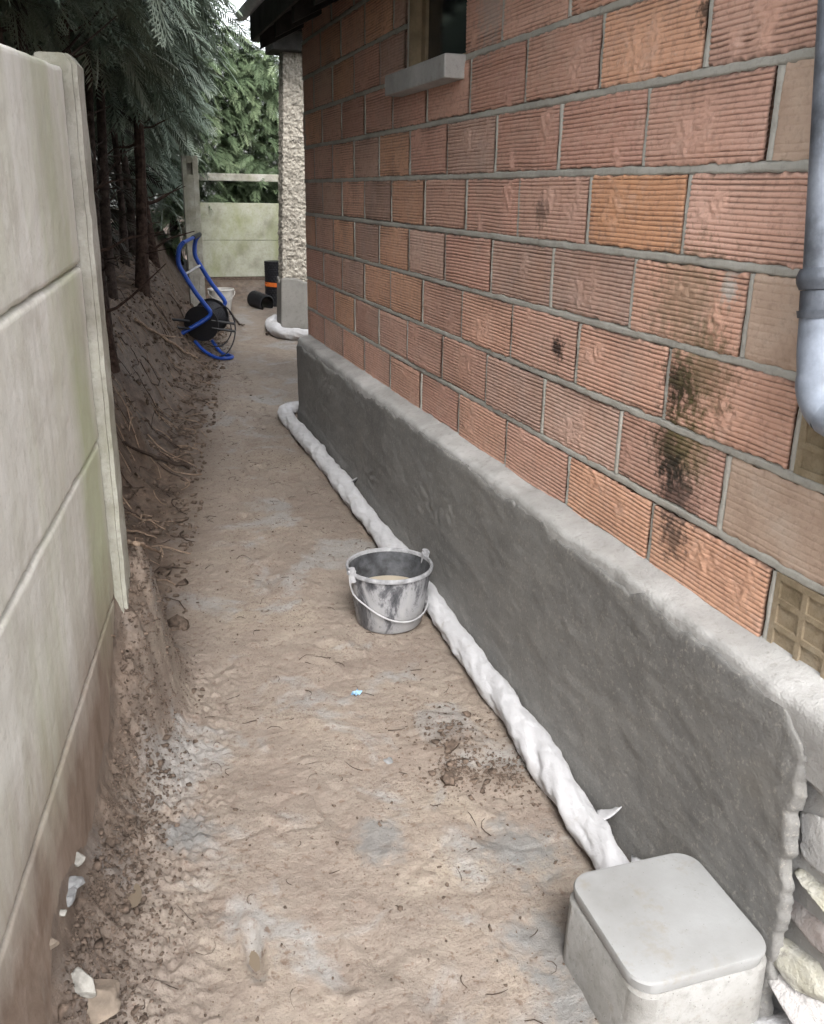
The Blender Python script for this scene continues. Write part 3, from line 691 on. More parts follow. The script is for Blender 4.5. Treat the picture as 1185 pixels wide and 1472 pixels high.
# ------------------------------------------------------------------ concrete fence on the left
def fence_panel(ya, yb, zoff, h, mat, soilfn, seed, parent):
    n, mm = 150, 60
    yv = np.linspace(ya, yb, n); Yf, T = np.meshgrid(yv, np.linspace(0, 1, mm), indexing='ij')
    base = -.2 + H + .0447 * (Yf - FY0) + zoff; Zf = base + .004 + T * (h - .008)
    e = np.minimum(np.minimum(T, 1 - T) * h, np.minimum(Yf - ya, yb - Yf)); rnd = .006 * np.clip(1 - e / .008, 0, 1) ** 2
    chip = np.clip(1 - np.minimum(T, 1 - T) * h / .012, 0, 1) * .006 * np.clip(fbm(P3(Yf * 14, Zf * 14, seed), 3, seed + 3) + .2, 0, 1)
    off = -rnd - chip + .0025 * fbm(P3(Yf * 3, Zf * 3, seed), 3, seed) + .0008 * fbm(P3(Yf * 30, Zf * 30, seed), 2, seed + 1)
    Xf = XF(Yf) + off
    front = np.stack([Xf, Yf, Zf], -1).reshape(-1, 3); F = grid_faces(n, mm)
    back = front.copy(); back[:, 0] = XF(back[:, 1]) - .045
    idx = np.arange(n * mm).reshape(n, mm); ring = np.concatenate([idx[:, 0], idx[-1, 1:], idx[-2::-1, -1], idx[0, -2:0:-1]])
    bk = back[ring]; o = len(front); k = len(ring); a = np.arange(k); b = (a + 1) % k
    side = np.stack([ring[a], ring[b], o + b, o + a], -1)
    # back face
    cor = [idx[0, 0], idx[-1, 0], idx[-1, -1], idx[0, -1]]; bc = back[cor] - np.array([.0005, 0, 0]); o2 = o + k
    V = np.concatenate([front, bk, bc]); Fa = np.concatenate([F, side, [[o2, o2 + 1, o2 + 2, o2 + 3]]])
    me = mesh_np('panel', V, Fa)
    s = np.concatenate([soilfn(Yf, Zf).reshape(-1), np.zeros(k + 4)]); me.attributes.new('soil', 'FLOAT', 'POINT').data.foreach_set('value', s.astype(np.float32))
    return link('panel', me, mat, parent)
fence = thing('concrete_fence', 'pale stained concrete panel fence filling the left edge', 'fence', loc=(-.2, 2.0, 0))
def soilfn(Y, Z):
    b = 1.75 - 1.2 + .0447 * (Y - FY0); return np.clip(.92 - (Z - b + .12) / .40, 0, 1)
for i, (zo, hh) in enumerate(((0, .5), (-.5, .5), (-1.0, .5), (-1.5, .5))):
    for ya, yb in ((-1.25, .70), (.80, 2.765)):
        place(fence, fence_panel(ya, yb, zo, hh, M['fence'], soilfn, 200 + i * 7 + int(ya > 0), fence))
def post(yc, z0, z1, parent, x0=-.075, x1=.033, ly=.12, seed=0, mat=None, fn=None):
    bm = bmesh.new(); bmesh.ops.create_cube(bm, size=1.0)
    for v in bm.verts: v.co = ((x0 + x1) / 2 + v.co.x * (x1 - x0), v.co.y * ly, (z0 + z1) / 2 + v.co.z * (z1 - z0))
    bmesh.ops.bevel(bm, geom=[e for e in bm.edges if abs(e.verts[0].co.z - e.verts[1].co.z) > .1], offset=.012, segments=2, affect='EDGES')
    vert = [e for e in bm.edges if abs(e.verts[0].co.z - e.verts[1].co.z) > .1]; bmesh.ops.subdivide_edges(bm, edges=vert, cuts=70, use_grid_fill=True)
    P = np.array([v.co[:] for v in bm.verts]); nzz = fbm(P * 22, 3, 300 + seed)
    for v, k in zip(bm.verts, nzz): v.co.x += .0016 * k; v.co.y += .0014 * k; v.co.x -= .02 * max(0, (v.co.z - z1 + .03) / .03) ** 2 * (1 if v.co.x > 0 else -.3)
    m = MB().bm(bm); o = build(m, 'post', mat or M['post'], parent, True); o.rotation_euler = (0, 0, -math.atan(FS)); o.location = (float(XF(yc)), yc, 0); return o
place(fence, post(2.835, .25, 2.08, fence, seed=1)); place(fence, post(.75, .15, 2.0, fence, seed=2))

# ------------------------------------------------------------------ far fence
ff = thing('mossy_fence', 'low mossy concrete panel fence closing the far end', 'fence', loc=(2.0, 12.3, 0))
for z0, z1 in ((.69, 1.143), (1.147, 1.60), (.2, .686)):
    m = MB(); m.box(1.235, 3.2, 12.30, 12.345, z0, z1, .006); o = build(m, 'panel', M['back_panel'] if z0 > .5 else M['clod'], ff); place(ff, o)
for z0, z1 in ((.6, 1.60),):
    m = MB(); m.box(3.34, 5.3, 12.30, 12.345, z0, z1, .006); o = build(m, 'panel', M['back_panel'], ff); place(ff, o)
m = MB(); m.box(1.3, 5.3, 12.42, 12.50, 1.86, 1.95, .008); o = build(m, 'rail', M['post'], ff); place(ff, o)
m = MB(); m.box(3.21, 3.33, 12.26, 12.38, .2, 2.1, .01); o = build(m, 'post', M['post'], ff); place(ff, o)
# corner post with its slot
m = MB()
PX, PY = .94, 10.55
m.box(PX, PX + .045, PY, PY + .12, .2, 2.09, .004); m.box(PX + .105, PX + .165, PY, PY + .12, .2, 2.09, .004)
m.box(PX + .0455, PX + .1045, PY + .002, PY + .118, .2, 1.90, .002); m.box(PX + .0455, PX + .1045, PY + .002, PY + .118, 2.02, 2.088, .002); m.box(PX + .0455, PX + .1045, PY + .09, PY + .116, 1.901, 2.019)
cp = build(m, 'concrete_post', M['post']); cp.location = (0, 0, 0)
tag(cp, 'tall grey concrete post with a slot near its top behind hose reel', 'post')

# ------------------------------------------------------------------ conifers
def frond_proto(detail, seed):
    rng = np.random.default_rng(seed); V = []; F = []
    def blade(p, d, n_, L, wd):
        s = np.cross(d, n_); s /= np.linalg.norm(s) + 1e-9; o = len(V); mid = p + d * L * .45
        V.extend([p - s * wd * .25, p + s * wd * .25, mid + s * wd, p + d * L, mid - s * wd]); F.extend([(o, o + 1, o + 2), (o, o + 2, o + 4), (o + 4, o + 2, o + 3)])
    def stem(t): return np.array([t, .05 * math.sin(t * 4 + seed), -.34 * t * t])
    up = np.array([0, 0, 1.0]); npair = 15 if detail else 12
    for i in range(npair):
        t = .10 + .86 * i / npair; p = stem(t); tg = stem(t + .02) - stem(t); tg /= np.linalg.norm(tg)
        for sg_ in (-1, 1):
            L = (.34 * (1 - t) ** .7 + .07) * rng.uniform(.75, 1.2); d = tg * .75 + np.array([0, sg_ * .75, -.12 + rng.uniform(-.18, .12)]); d /= np.linalg.norm(d)
            if detail:
                blade(p, d, up, L, .007)
                for q in (.3, .55, .8):
                    for s2 in (-1, 1):
                        dd = d * .8 + np.cross(d, up) * s2 * .6 + np.array([0, 0, rng.uniform(-.2, .1)]); dd /= np.linalg.norm(dd); blade(p + d * L * q, dd, up, L * .36 * rng.uniform(.7, 1.2), .0075)
            else: blade(p, d, up, L, .019)
    blade(stem(.0), np.array([1.0, 0, -.2]), up, .55, .012); blade(stem(.5), np.array([.85, 0, -.5]), up, .6, .02)
    return np.array(V), np.array(F)
PD = [frond_proto(True, s) for s in (1, 2)]; PS = [frond_proto(False, s) for s in (3, 4)]
def crown(name, parent, c, rx, ry, zlo, zhi, n, size, protos, seed, mat, bias=None):
    rng = np.random.default_rng(seed); Vs = []; Fs = []; Ts = []; off = 0
    for pi, (pv, pf) in enumerate(protos):
        m_ = n // len(protos); th = rng.uniform(0, 2 * math.pi, m_); h = rng.uniform(0, 1, m_) ** .85; rr = np.sqrt(rng.uniform(.12, 1, m_))
        prof = np.minimum(1, (h / .10 + .12)) ** .5 * (1 - .45 * h ** 2)
        lump = 1 + .22 * vnoise(P3(th * 1.6, h * 6, seed), seed)
        pos = np.stack([c[0] + rx * prof * lump * rr * np.cos(th), c[1] + ry * prof * lump * rr * np.sin(th), zlo + (zhi - zlo) * h], -1)
        if bias is not None: pos[:, 2] += bias(pos)
        dx = np.stack([np.cos(th), np.sin(th), rng.uniform(-.55, .45, m_)], -1) + rng.normal(0, .3, (m_, 3)); dx /= np.linalg.norm(dx, axis=1)[:, None]
        up = np.array([0, 0, 1.0]) + rng.normal(0, .35, (m_, 3)); dy = np.cross(up, dx); dy /= np.linalg.norm(dy, axis=1)[:, None]; dz = np.cross(dx, dy)
        sc = size * rng.uniform(.6, 1.35, m_)
        R_ = np.stack([dx, dy, dz], 1) * sc[:, None, None]
        V = np.einsum('vk,nkj->nvj', pv, R_) + pos[:, None, :]
        V[:, :, 2] -= .17 * (np.linalg.norm(V - pos[:, None, :], axis=2) ** 2) / size
        Vs.append(V.reshape(-1, 3)); Fs.append((pf[None] + (np.arange(m_) * len(pv))[:, None, None] + off).reshape(-1, 3)); off += m_ * len(pv)
        tint = np.clip(rng.normal(.45, .2, m_), 0, 1)[:, None] + .35 * (pv[:, 0][None, :] - .5); Ts.append(np.clip(tint, 0, 1).reshape(-1))
    me = mesh_np(name, np.concatenate(Vs), np.concatenate(Fs), smooth=False)
    me.attributes.new('tint', 'FLOAT', 'POINT').data.foreach_set('value', np.concatenate(Ts).astype(np.float32))
    return link(name, me, mat, parent)
def conifer(x, y, zhi, n, size, protos, seed, rx, ry, zlo, tr, label, group, mat, lean=(0, 0), bare=True, name='conifer_tree', bias=None):
    z0 = gz(x, y) - .06; t = thing(name, label, 'tree', group, (x, y, z0)); rng = random.Random(seed)
    m = MB(); pts = []; rs = []
    for i in range(9):
        q = i / 8; pts.append((lean[0] * q + .05 * math.sin(q * 5 + seed), lean[1] * q + .05 * math.cos(q * 4 + seed), q * (zhi - z0) * .9)); rs.append(tr * (1 - .75 * q) * (1.35 if i == 0 else 1))
    m.tube(pts, rs, 9)
    for i in range(11 if bare else 6):
        zz_ = rng.uniform(.25, zlo - z0 + .9); a = rng.uniform(0, 6.28); L = rng.uniform(.2, .5); q = min(.95, zz_ / ((zhi - z0) * .9)); b = Vector((lean[0] * q + .05 * math.sin(q * 5 + seed), lean[1] * q + .05 * math.cos(q * 4 + seed), zz_))
        d = Vector((math.cos(a), math.sin(a), rng.uniform(-.2, .7))); e = b + d * L * .5; f = e + Vector((d.x, d.y, d.z + rng.uniform(-.5, .5))) * L * .5
        r0 = tr * rng.uniform(.12, .3); m.tube([b, b.lerp(e, .5) + Vector((0, 0, -.02)), e, f], [r0, r0 * .8, r0 * .6, r0 * .25], 5)
    build(m, 'trunk', M['bark_red'] if seed % 3 == 0 else M['bark'], t, True)
    cr = crown('crown', t, (0, 0), rx, ry, zlo - z0, zhi - z0, n, size, protos, seed, mat)
    return t
HG = 'conifers of the left hedge'
front = [(2.05, 0), (2.9, 0), (3.75, 0), (4.5, 0), (5.25, 0), (6.0, 1), (6.7, 1), (7.4, 1), (8.2, 1), (9.0, 1), (9.9, 1), (10.8, 1)]
ordn = ['nearest', 'second', 'third', 'fourth', 'fifth', 'sixth', 'farthest']
vis = 0
for i, (y, shows) in enumerate(front):
    s = -.55 - .06 * math.sin(i * 2.1) - (.22 if y > 8.7 else 0); x = float(XF(y)) + s
    if shows: lab = ordn[vis] + ' of the bare hedge trunks rising from the soil bank'; vis += 1
    else: lab = 'hedge conifer with drooping green fronds overhanging the near concrete fence'
    near = y < 5.6
    conifer(x, y, 5.4 + .3 * math.sin(i * 1.7), 820 if near else 1250, .31 if near else .29, PD if near else PS, 400 + i, .66, .62, (2.42 if y < 3.3 else 2.5 if y < 7.6 else 2.35 if y < 8.5 else 2.25), .034 + .009 * (i % 3), lab, HG, M['leaf'], lean=(.05 * math.sin(i * 3.3), .08 * math.cos(i * 2.3)))
for i, y in enumerate((2.6, 3.9, 5.2, 6.5, 7.8, 9.1, 10.4)):  # added back row: blocks light so the gap between the trunks goes dark
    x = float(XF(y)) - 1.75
    conifer(x, y, 4.9, 1000, .42, PS, 450 + i, .85, .85, .95, .07, 'conifer with shade-dark foliage added at the back of the left hedge behind the bare trunks', 'conifers added at the back of the left hedge', M['leaf_inner_shade'], bare=False)
bl = ['leftmost bushy bright green conifer behind the mossy far fence', 'bushy conifer behind the far fence, left of the sky gap', 'bushy conifer rising behind the middle of the far fence', 'bushy conifer behind the far fence beside the pebbledashed wall']
for i, (x, y, zh) in enumerate(((.35, 12.2, 4.7), (1.05, 13.15, 4.4), (1.75, 13.45, 3.75), (2.45, 13.3, 3.5), (3.3, 13.4, 4.2), (4.2, 13.3, 4.2))):
    conifer(x, y, zh, 1600, .33, PS, 480 + i, .75, .72, 1.0 if i else 1.5, .06, bl[i] if i < 4 else 'conifer behind the far fence hidden by the house', 'conifers behind the far fence', M['leaf2'] if i else M['leaf'], bare=False)

# ------------------------------------------------------------------ mason's bucket
def bucket(name, label, x, y, z, r0, r1, h, mat, inner, rimm, water=None, handle='front', hmat=None):
    t = thing(name, label, 'bucket', None, (x, y, z))
    m = MB(); m.lathe([(0.001, .004), (r0 * .93, .0), (r0, .012), (r0 + (r1 - r0) * .5, h * .5), (r1, h - .012)], 56); build(m, 'body', mat, t, True)
    m = MB(); m.lathe([(r1 - .004, h - .006), (r0 + (r1 - r0) * .5 - .006, h * .5), (r0 - .006, .02), (0.001, .018)], 56); build(m, 'inside', inner, t, True)
    m = MB(); m.lathe([(r1 - .004, h - .02), (r1 + .006, h - .016), (r1 + .008, h - .005), (r1 + .004, h + .002), (r1 - .004, h), (r1 - .006, h - .012)], 56); build(m, 'rim', rimm, t, True)
    if water is not None:
        rw = r0 + (r1 - r0) * water - .008; m = MB(); m.lathe([(0.001, h * water), (rw, h * water)], 56); o = build(m, 'cement_water', M['water'], t); o['label'] = 'murky beige water'
    return t
bx_, by_ = 1.045, 3.375; bz = gz(bx_, by_) + .0
bk = bucket('mortar_bucket', 'cement-splashed black bucket of murky water beside the white drain pipe', bx_, by_, bz, .138, .176, .262, M['bucket'], M['bucket_in'], M['rim'], .55)
a0 = math.atan2(-.3, -.95)                         # line of the handle lugs
for s in (0, math.pi):
    c_, s_ = math.cos(a0 + s), math.sin(a0 + s); m = MB(); m.tube([(c_ * .182, s_ * .182, .225), (c_ * .186, s_ * .186, .285)], [.016, .013], 10); m.tube([(c_ * .17, s_ * .17, .268), (c_ * .205, s_ * .205, .268)], .009, 8); build(m, 'handle_lug', M['rim'], bk, True)
hp = []
for q in np.linspace(0, math.pi, 26):              # the wire bail fallen to the camera side
    lx = math.cos(q) * .196; dr = math.sin(q)
    hp.append((math.cos(a0) * lx + math.sin(-a0 + 0) * 0 + (-math.sin(a0)) * -dr * -.0, 0, 0))
ax = Vector((math.cos(a0), math.sin(a0), 0)); pe = Vector((-ax.y, ax.x, 0)); pe = pe if pe.y < 0 else -pe
hp = []
for q in np.linspace(0, math.pi, 30):
    lx = math.cos(q) * .2; dr = math.sin(q) ** .85; zz_ = .268 - .205 * dr; rad_ = .138 + (.176 - .138) * zz_ / .262 + .012
    fwd = math.sqrt(max(rad_ ** 2 - min(abs(lx), rad_) ** 2, 0)); hp.append(ax * lx + pe * (fwd + .004) + Vector((0, 0, zz_)))
m = MB(); m.tube(hp, .0038, 7); build(m, 'handle', M['steel'], bk, True)
b2 = bucket('white_bucket', 'white plastic bucket beside the hose reel near the far fence', 1.36, 11.25, gz(1.36, 11.25) + .0, .105, .15, .27, M['white_plastic'], M['white_plastic'], M['white_plastic'])
m = MB(); m.tube([Vector((math.cos(q) * .155, -.10 * math.sin(q) - .06, .25 - .10 * math.sin(q))) for q in np.linspace(0, math.pi, 18)], .005, 6); build(m, 'handle', M['white_plastic'], b2, True)

# ------------------------------------------------------------------ geotextile drain pipes
def sock(name, label, path, rad, seed, flaps=()):
    pts = bez(path, 60); n = len(pts); seg = 44; V = []; S = []
    P = np.array([p[:] for p in pts]); T = np.gradient(P, axis=0); T /= np.linalg.norm(T, axis=1)[:, None]
    ds = np.concatenate([[0], np.cumsum(np.linalg.norm(np.diff(P, axis=0), axis=1))])
    for i in range(n):
        t = Vector(T[i]); sd_ = t.cross(Vector((0, 0, 1))).normalized(); up = sd_.cross(t)
        a = np.arange(seg) / seg * 2 * math.pi
        q = P3(np.cos(a) * .8 + 0 * a, np.sin(a) * .8, np.full(seg, ds[i] * 2.4))
        tw = a * 1.0 + ds[i] * 9
        r = rad * (1 + .16 * fbm(q, 3, seed) + .16 * vnoise(P3(np.cos(tw) * 1.3, np.sin(tw) * 1.3, np.full(seg, ds[i] * 3.0)), seed + 1) + .022 * np.sin(tw * 5 + 5 * vnoise(P3(np.cos(a), np.sin(a), np.full(seg, ds[i] * 4)), seed + 8)) + .05 * np.sin(tw * 2 + 3 * vnoise(P3(ds[i] * 2, 0, 0), seed + 2)) + .10 * vnoise(P3(ds[i] * 5, 1, 2), seed + 4) + .075 * fbm(P3(np.cos(a) * 2.4, np.sin(a) * 2.4, np.full(seg, ds[i] * 20) + 1.4 * np.sin(a)), 3, seed + 3))
        if i == 0 or i == n - 1: r = r * .55
        for k in range(seg):
            off_ = sd_ * (math.cos(a[k]) * r[k]) + up * (math.sin(a[k]) * r[k] * .92); V.append(Vector(P[i]) + off_); S.append(max(0.0, min(1.0, .35 - math.sin(a[k]) * .9)))
    i = np.arange(n - 1)[:, None] * seg; k = np.arange(seg)[None]; k2 = (k + 1) % seg
    F = np.stack([i + k, i + k2, i + seg + k2, i + seg + k], -1).reshape(-1, 4)
    me = mesh_np(name, np.array([v[:] for v in V]), F); me.attributes.new('soil', 'FLOAT', 'POINT').data.foreach_set('value', np.array(S, dtype=np.float32))
    bm = bmesh.new(); bm.from_mesh(me); bmesh.ops.holes_fill(bm, edges=[e for e in bm.edges if e.is_boundary]); bm.to_mesh(me); bm.free()
    o = link(name, me, M['fabric']); tag(o, label, 'drain pipe'); return o
def gp3(x, y, h): return (x, y, gz(x, y) + h)
pa = [(1.185, 1.56), (1.20, 1.75), (1.222, 2.1), (1.238, 2.6), (1.246, 3.1), (1.247, 3.7), (1.244, 4.3), (1.238, 4.9), (1.232, 5.5), (1.222, 6.1), (1.205, 6.45), (1.235, 6.62), (1.36, 6.68), (1.6, 6.66)]
def low(x, y): return float(GB(y)) + .012 * float(fbm(P3(np.array([x * 1.8]), np.array([y * 1.8]), 3), 3, 11)[0])
pipe = sock('drain_pipe', 'long white fabric-wrapped drain pipe lying along the grey plinth', [(x, y, low(x, y) + .042) for x, y in pa], .051, 501)
for bx0, by0, bz0, dirx, diry, L_, W_, cu in ((1.245, 1.95, .075, .035, -.03, .075, .035, .05), (1.225, 1.72, .082, .075, -.045, .09, .05, .012), (1.258, 4.9, .075, .02, -.05, .09, .03, .04), (1.19, 1.66, .07, -.01, -.06, .07, .045, -.02)):
    V = []; sx, sy = -diry, dirx; nl = math.hypot(sx, sy); sx /= nl; sy /= nl; dl = math.hypot(dirx, diry); ux, uy = dirx / dl, diry / dl
    for i in range(8):
        t_ = i / 7; wd = W_ * (1 - t_) ** .7 + .003
        for j in range(5):
            c_ = (j / 4 - .5) * 2; V.append((bx0 + ux * L_ * t_ + sx * wd * c_, by0 + uy * L_ * t_ + sy * wd * c_, low(bx0, by0) + bz0 + cu * t_ ** 1.5 - .012 * c_ * c_ * (1 - t_) + .004 * math.sin(j * 2 + i)))
    m = MB(); m.add(V, [(i * 5 + j, i * 5 + 5 + j, i * 5 + 6 + j, i * 5 + 1 + j) for i in range(7) for j in range(4)]); fo_ = build(m, 'loose_flap', M['fabric'], pipe, True); sm2 = fo_.modifiers.new('thickness', 'SOLIDIFY'); sm2.thickness = .002
sock('drain_pipe', 'short white fabric-wrapped drain pipe curving round the pebbledashed wall foot', [(x, y, low(x, y) + .06) for x, y in [(1.80, 10.25), (1.735, 10.05), (1.725, 9.8), (1.735, 9.62), (1.80, 9.5), (1.95, 9.38), (2.25, 9.25), (2.6, 9.2)]], .06, 521)

# ------------------------------------------------------------------ inspection chamber
ch = thing('inspection_chamber', 'square pale concrete inspection box with lid at the plinth corner', 'drain box', None, (1.125, 1.425, 0))
def rrect(hw, r, z, n=10, cx=0, cy=0):
    out = []
    for qx, qy, a0_ in ((1, 1, 0), (-1, 1, 90), (-1, -1, 180), (1, -1, 270)):
        for k in range(n + 1):
            a = RAD(a0_ + 90 * k / n); out.append((cx + qx * (hw - r) + r * math.cos(a), cy + qy * (hw - r) + r * math.sin(a), z))
    return out
def loft(rings):
    m = MB(); n = len(rings[0]); vs = [p for r in rings for p in r]
    fs = [(i * n + k, i * n + (k + 1) % n, (i + 1) * n + (k + 1) % n, (i + 1) * n + k) for i in range(len(rings) - 1) for k in range(n)]
    return m.add(vs, fs + [tuple(range(n))[::-1], tuple((len(rings) - 1) * n + k for k in range(n))])
zt_ = .178
m = loft([rrect(.182, .05, -.35), rrect(.180, .05, -.1), rrect(.176, .052, zt_ - .047), rrect(.170, .052, zt_ - .040)]); build(m, 'box', M['box'], ch, True)
m = loft([rrect(.160, .05, zt_ - .041), rrect(.169, .056, zt_ - .036), rrect(.174, .058, zt_ - .008), rrect(.171, .056, zt_ - .002), rrect(.165, .054, zt_)]); o = build(m, 'lid', M['lid'], ch, True); o.rotation_euler = (RAD(.8), RAD(-.6), RAD(-1.5))

# ------------------------------------------------------------------ downpipe
dp = thing('downpipe', 'grey zinc downpipe with dark collar and pale elbow at the right edge', 'downpipe', None, (1.345, 1.45, 1.3))
def dpart(m, name, mat): o = build(m, name, mat, dp, True); place(dp, o)
m = MB(); m.tube([(1.345, 1.645, 2.75), (1.345, 1.484, 1.60)], .042, 28); dpart(m, 'pipe', M['zinc'])
m = MB(); m.tube([(1.345, 1.488, 1.625), (1.345, 1.486, 1.612), (1.345, 1.484, 1.60), (1.345, 1.482, 1.585)], [.047, .053, .053, .047], 28); m.tube([(1.345, 1.482, 1.584), (1.345, 1.477, 1.545)], .0445, 28); m.tube([(1.345, 1.477, 1.546), (1.345, 1.475, 1.532)], [.049, .047], 28); dpart(m, 'collar', M['zinc_dark'])
el_ = [(1.345, 1.475, 1.535), (1.345, 1.468, 1.47), (1.343, 1.455, 1.425)] + [(1.34, 1.455 - .075 * (1 - math.cos(a)), 1.425 - .075 * math.sin(a)) for a in np.linspace(.25, 1.35, 9)] + [(1.335, 1.30, 1.34), (1.33, 1.20, 1.325), (1.33, 1.05, 1.31)]
m = MB(); m.tube(bez(el_, 3), .0435, 26); dpart(m, 'elbow', M['pvc'])
m = MB(); m.tube([(1.345, 1.589, 2.35), (1.345, 1.585, 2.32)], .046, 24); m.box(1.35, 1.41, 1.575, 1.60, 2.325, 2.345); dpart(m, 'bracket', M['zinc_dark'])

# ------------------------------------------------------------------ hose reel cart
rc = thing('hose_reel_cart', 'blue tubular hose reel cart with black drum leaning against the bank', 'hose reel', None, (.9, 8.75, gz(.95, 8.7)))
def rpart(m, name, mat, sm=True): o = build(m, name, mat, rc, sm); place(rc, o); return o
base = [(.745, 1.30), (.705, 1.24), (.695, 1.12), (.74, 1.02), (.83, .86), (.90, .76), (.955, .68), (.945, .64), (.89, .60), (.79, .545), (.68, .485)]
sideA = [Vector((x, 8.75 + .05 * (1.3 - z), z)) for x, z in base]
ofs = Vector((.19, .42, .05))
for q, nm in ((Vector((0, 0, 0)), 'frame_tube'), (ofs, 'frame_tube')):
    m = MB(); m.tube(bez([p + q for p in sideA], 5),   .021, 12); rpart(m, nm, M['blue'])
m = MB(); m.tube([sideA[0] + Vector((.002, 0, .0)), sideA[0] + ofs], .0165, 12); rpart(m, 'handle_bar', M['blue'])
m = MB(); m.tube([sideA[0] + ofs * .6, sideA[0] + ofs * 1.02], .022, 12); rpart(m, 'grip', M['black'])
m = MB(); m.tube([sideA[3], sideA[3] + ofs], .011, 10); rpart(m, 'cross_bar', M['steel'])
loop = [(.80, 8.80, gz(.80, 8.80) + .05)] + [(x, y, gz(x, y) + h_) for x, y, h_ in ((.87, 8.70, .035), (.97, 8.60, .025), (1.05, 8.56, .022), (1.11, 8.59, .022), (1.11, 8.68, .022), (1.04, 8.80, .03), (.97, 8.92, .10))]
m = MB(); m.tube(bez(loop, 7), .016, 12); rpart(m, 'foot_loop', M['blue'])
ad = ofs.normalized(); rcn = Vector((.86, 8.80, .565))
side = Vector((0, 0, 1)).cross(ad).normalized(); upv = ad.cross(side)
def disc(c, r, th, m): m.tube([c - ad * th / 2, c + ad * th / 2], r, 40); return m
for s in (0.03, .36): rpart(disc(rcn + ad * s, .165, .012, MB()), 'drum_flange', M['black'])
rpart(disc(rcn + ad * .195, .085, .32, MB()), 'drum_core', M['black'])
m = MB()
for L_ in range(3):
    for k in range(11):
        rr = .095 + .02 * L_; cc = rcn + ad * (.055 + k * .028); m.tube([cc + (side * math.cos(a) + upv * math.sin(a)) * rr for a in np.linspace(0, 2 * math.pi, 25)], .011, 6, False)
rpart(m, 'wound_hose', M['black_matt'])
for dz in (.035, -.035):
    for sg_, nm in ((1, .34), (-1, .30)):
        m = MB(); p0 = rcn + Vector((sg_ * .10, -.02, dz)); m.tube([p0, p0 + Vector((sg_ * nm * .62, -.05, -.03 * sg_))], .012, 8); rpart(m, 'spoke_bar', M['black'])
m = MB(); m.tube(bez([(1.0, 8.8, .70), (1.10, 8.8, .72), (1.17, 8.78, .60), (1.16, 8.72, .45), (1.08, 8.62, .33), (.98, 8.6, .285), (.90, 8.66, .30)], 8), .0065, 7); m.tube(bez([(1.02, 8.85, .62), (1.12, 8.85, .60), (1.14, 8.8, .48), (1.05, 8.72, .38), (.94, 8.7, .37)], 8), .006, 7); rpart(m, 'loose_hose', M['black_matt'])

# ------------------------------------------------------------------ black membrane roll and corrugated pipe by the far fence
mr = thing('membrane_roll', 'upright black dimpled membrane roll with an orange strap', 'membrane roll', None, (2.09, 11.62, gz(2.09, 11.62)))
m = MB(); nr_ = 44; V = []
for i in range(40):
    for k in range(nr_ * 2): r_ = .135 + (.006 if (i % 2 == 0 and (k + (i // 2) % 2 * 2) % 4 < 2) else 0); a = math.pi * k / nr_; V.append((r_ * math.cos(a), r_ * math.sin(a), .54 * i / 39))
n = nr_ * 2; m.add(V, [(i * n + k, i * n + (k + 1) % n, (i + 1) * n + (k + 1) % n, (i + 1) * n + k) for i in range(39) for k in range(n)] + [tuple(39 * n + k for k in range(n))]); build(m, 'roll', M['black_matt'], mr)
m = MB(); m.lathe([(.145, .235), (.152, .236), (.152, .285), (.145, .286)], 48); o = build(m, 'strap', M['orange'], mr, True); o.rotation_euler = (0, RAD(3), 0)
m = MB(); m.tube([(.141 * math.cos(a), .141 * math.sin(a), 0.541) for a in np.linspace(0, 6.28, 6)][:1] + [(.13, 0, .545)], .004, 5); build(m, 'loose_edge', M['black_matt'], mr)
cpz = gz(1.84, 11.45)
prof = []
for i in range(27):
    prof.append((.092 + (.009 if i % 2 else -.003), i * .012)); prof.append((.092 + (.009 if i % 2 else -.003), i * .012 + .008))
m = MB(); m.lathe(prof, 30); m.lathe([(.078, z) for r, z in prof][::-1], 30); n_ = len(m.v)
cpo = build(m, 'corrugated_pipe', M['black'], None, True); cpo.rotation_euler = (RAD(96), 0, RAD(22)); cpo.location = (1.80, 11.60, cpz + .095)
tag(cpo, 'short offcut of black corrugated drain pipe lying on the clay', 'pipe offcut')

# ------------------------------------------------------------------ stones, litter, branches
def stone(px, py, s, mat, label, seed, sink=.35, sub=3, rough=.25, name='stone', group=None):
    x, y = pick(px, py); v, f = rock(seed, s[0] * .95, s[1] * .95, s[2], 4, rough, .1, 14); o = link(name, mesh_np(name, v, f), M[mat]); o.location = (x, y, gz(x, y) + s[2] * (.6 - sink)); o.rotation_euler = (0, 0, seed * 1.3); return tag(o, label, 'stone', group)
stone(110, 1240, (.024, .02, .017), 'stone_white', 'small chalk white stone, topmost of the stones beside the fence', 601)
stone(102, 1272, (.034, .026, .02), 'stone_grey', 'larger grey stone just below the small chalk white one', 602)
stone(100, 1292, (.03, .026, .018), 'stone_grey', 'lower of two grey stones in the row beside the fence', 603)
stone(87, 1312, (.015, .013, .011), 'stone_white', 'tiny pale stone below the two grey stones', 604)
stone(118, 1425, (.028, .04, .035), 'stone_white', 'white stone bedded in clay at the bottom left corner', 605, .4)
stone(140, 1450, (.06, .055, .035), 'stone_tan', 'large tan clay lump beside the white bottom left stone', 606, .5)
stone(75, 1365, (.02, .018, .014), 'stone_tan', 'little tan stone near the bottom of the fence', 607)
stone(560, 1095, (.024, .018, .006), 'stone_grey', 'flat grey cement chip lying on open clay', 608, .4)
stone(645, 1125, (.034, .036, .028), 'clod', 'largest dark mud clod in front of the crumbly heap', 609, .3, 4, .4, 'mud_clod')
stone(648, 1078, (.03, .028, .022), 'clod', 'dark mud clod in the middle of the crumbly heap', 610, .3, 4, .4, 'mud_clod')
lx, ly_ = pick(513, 998); V = []
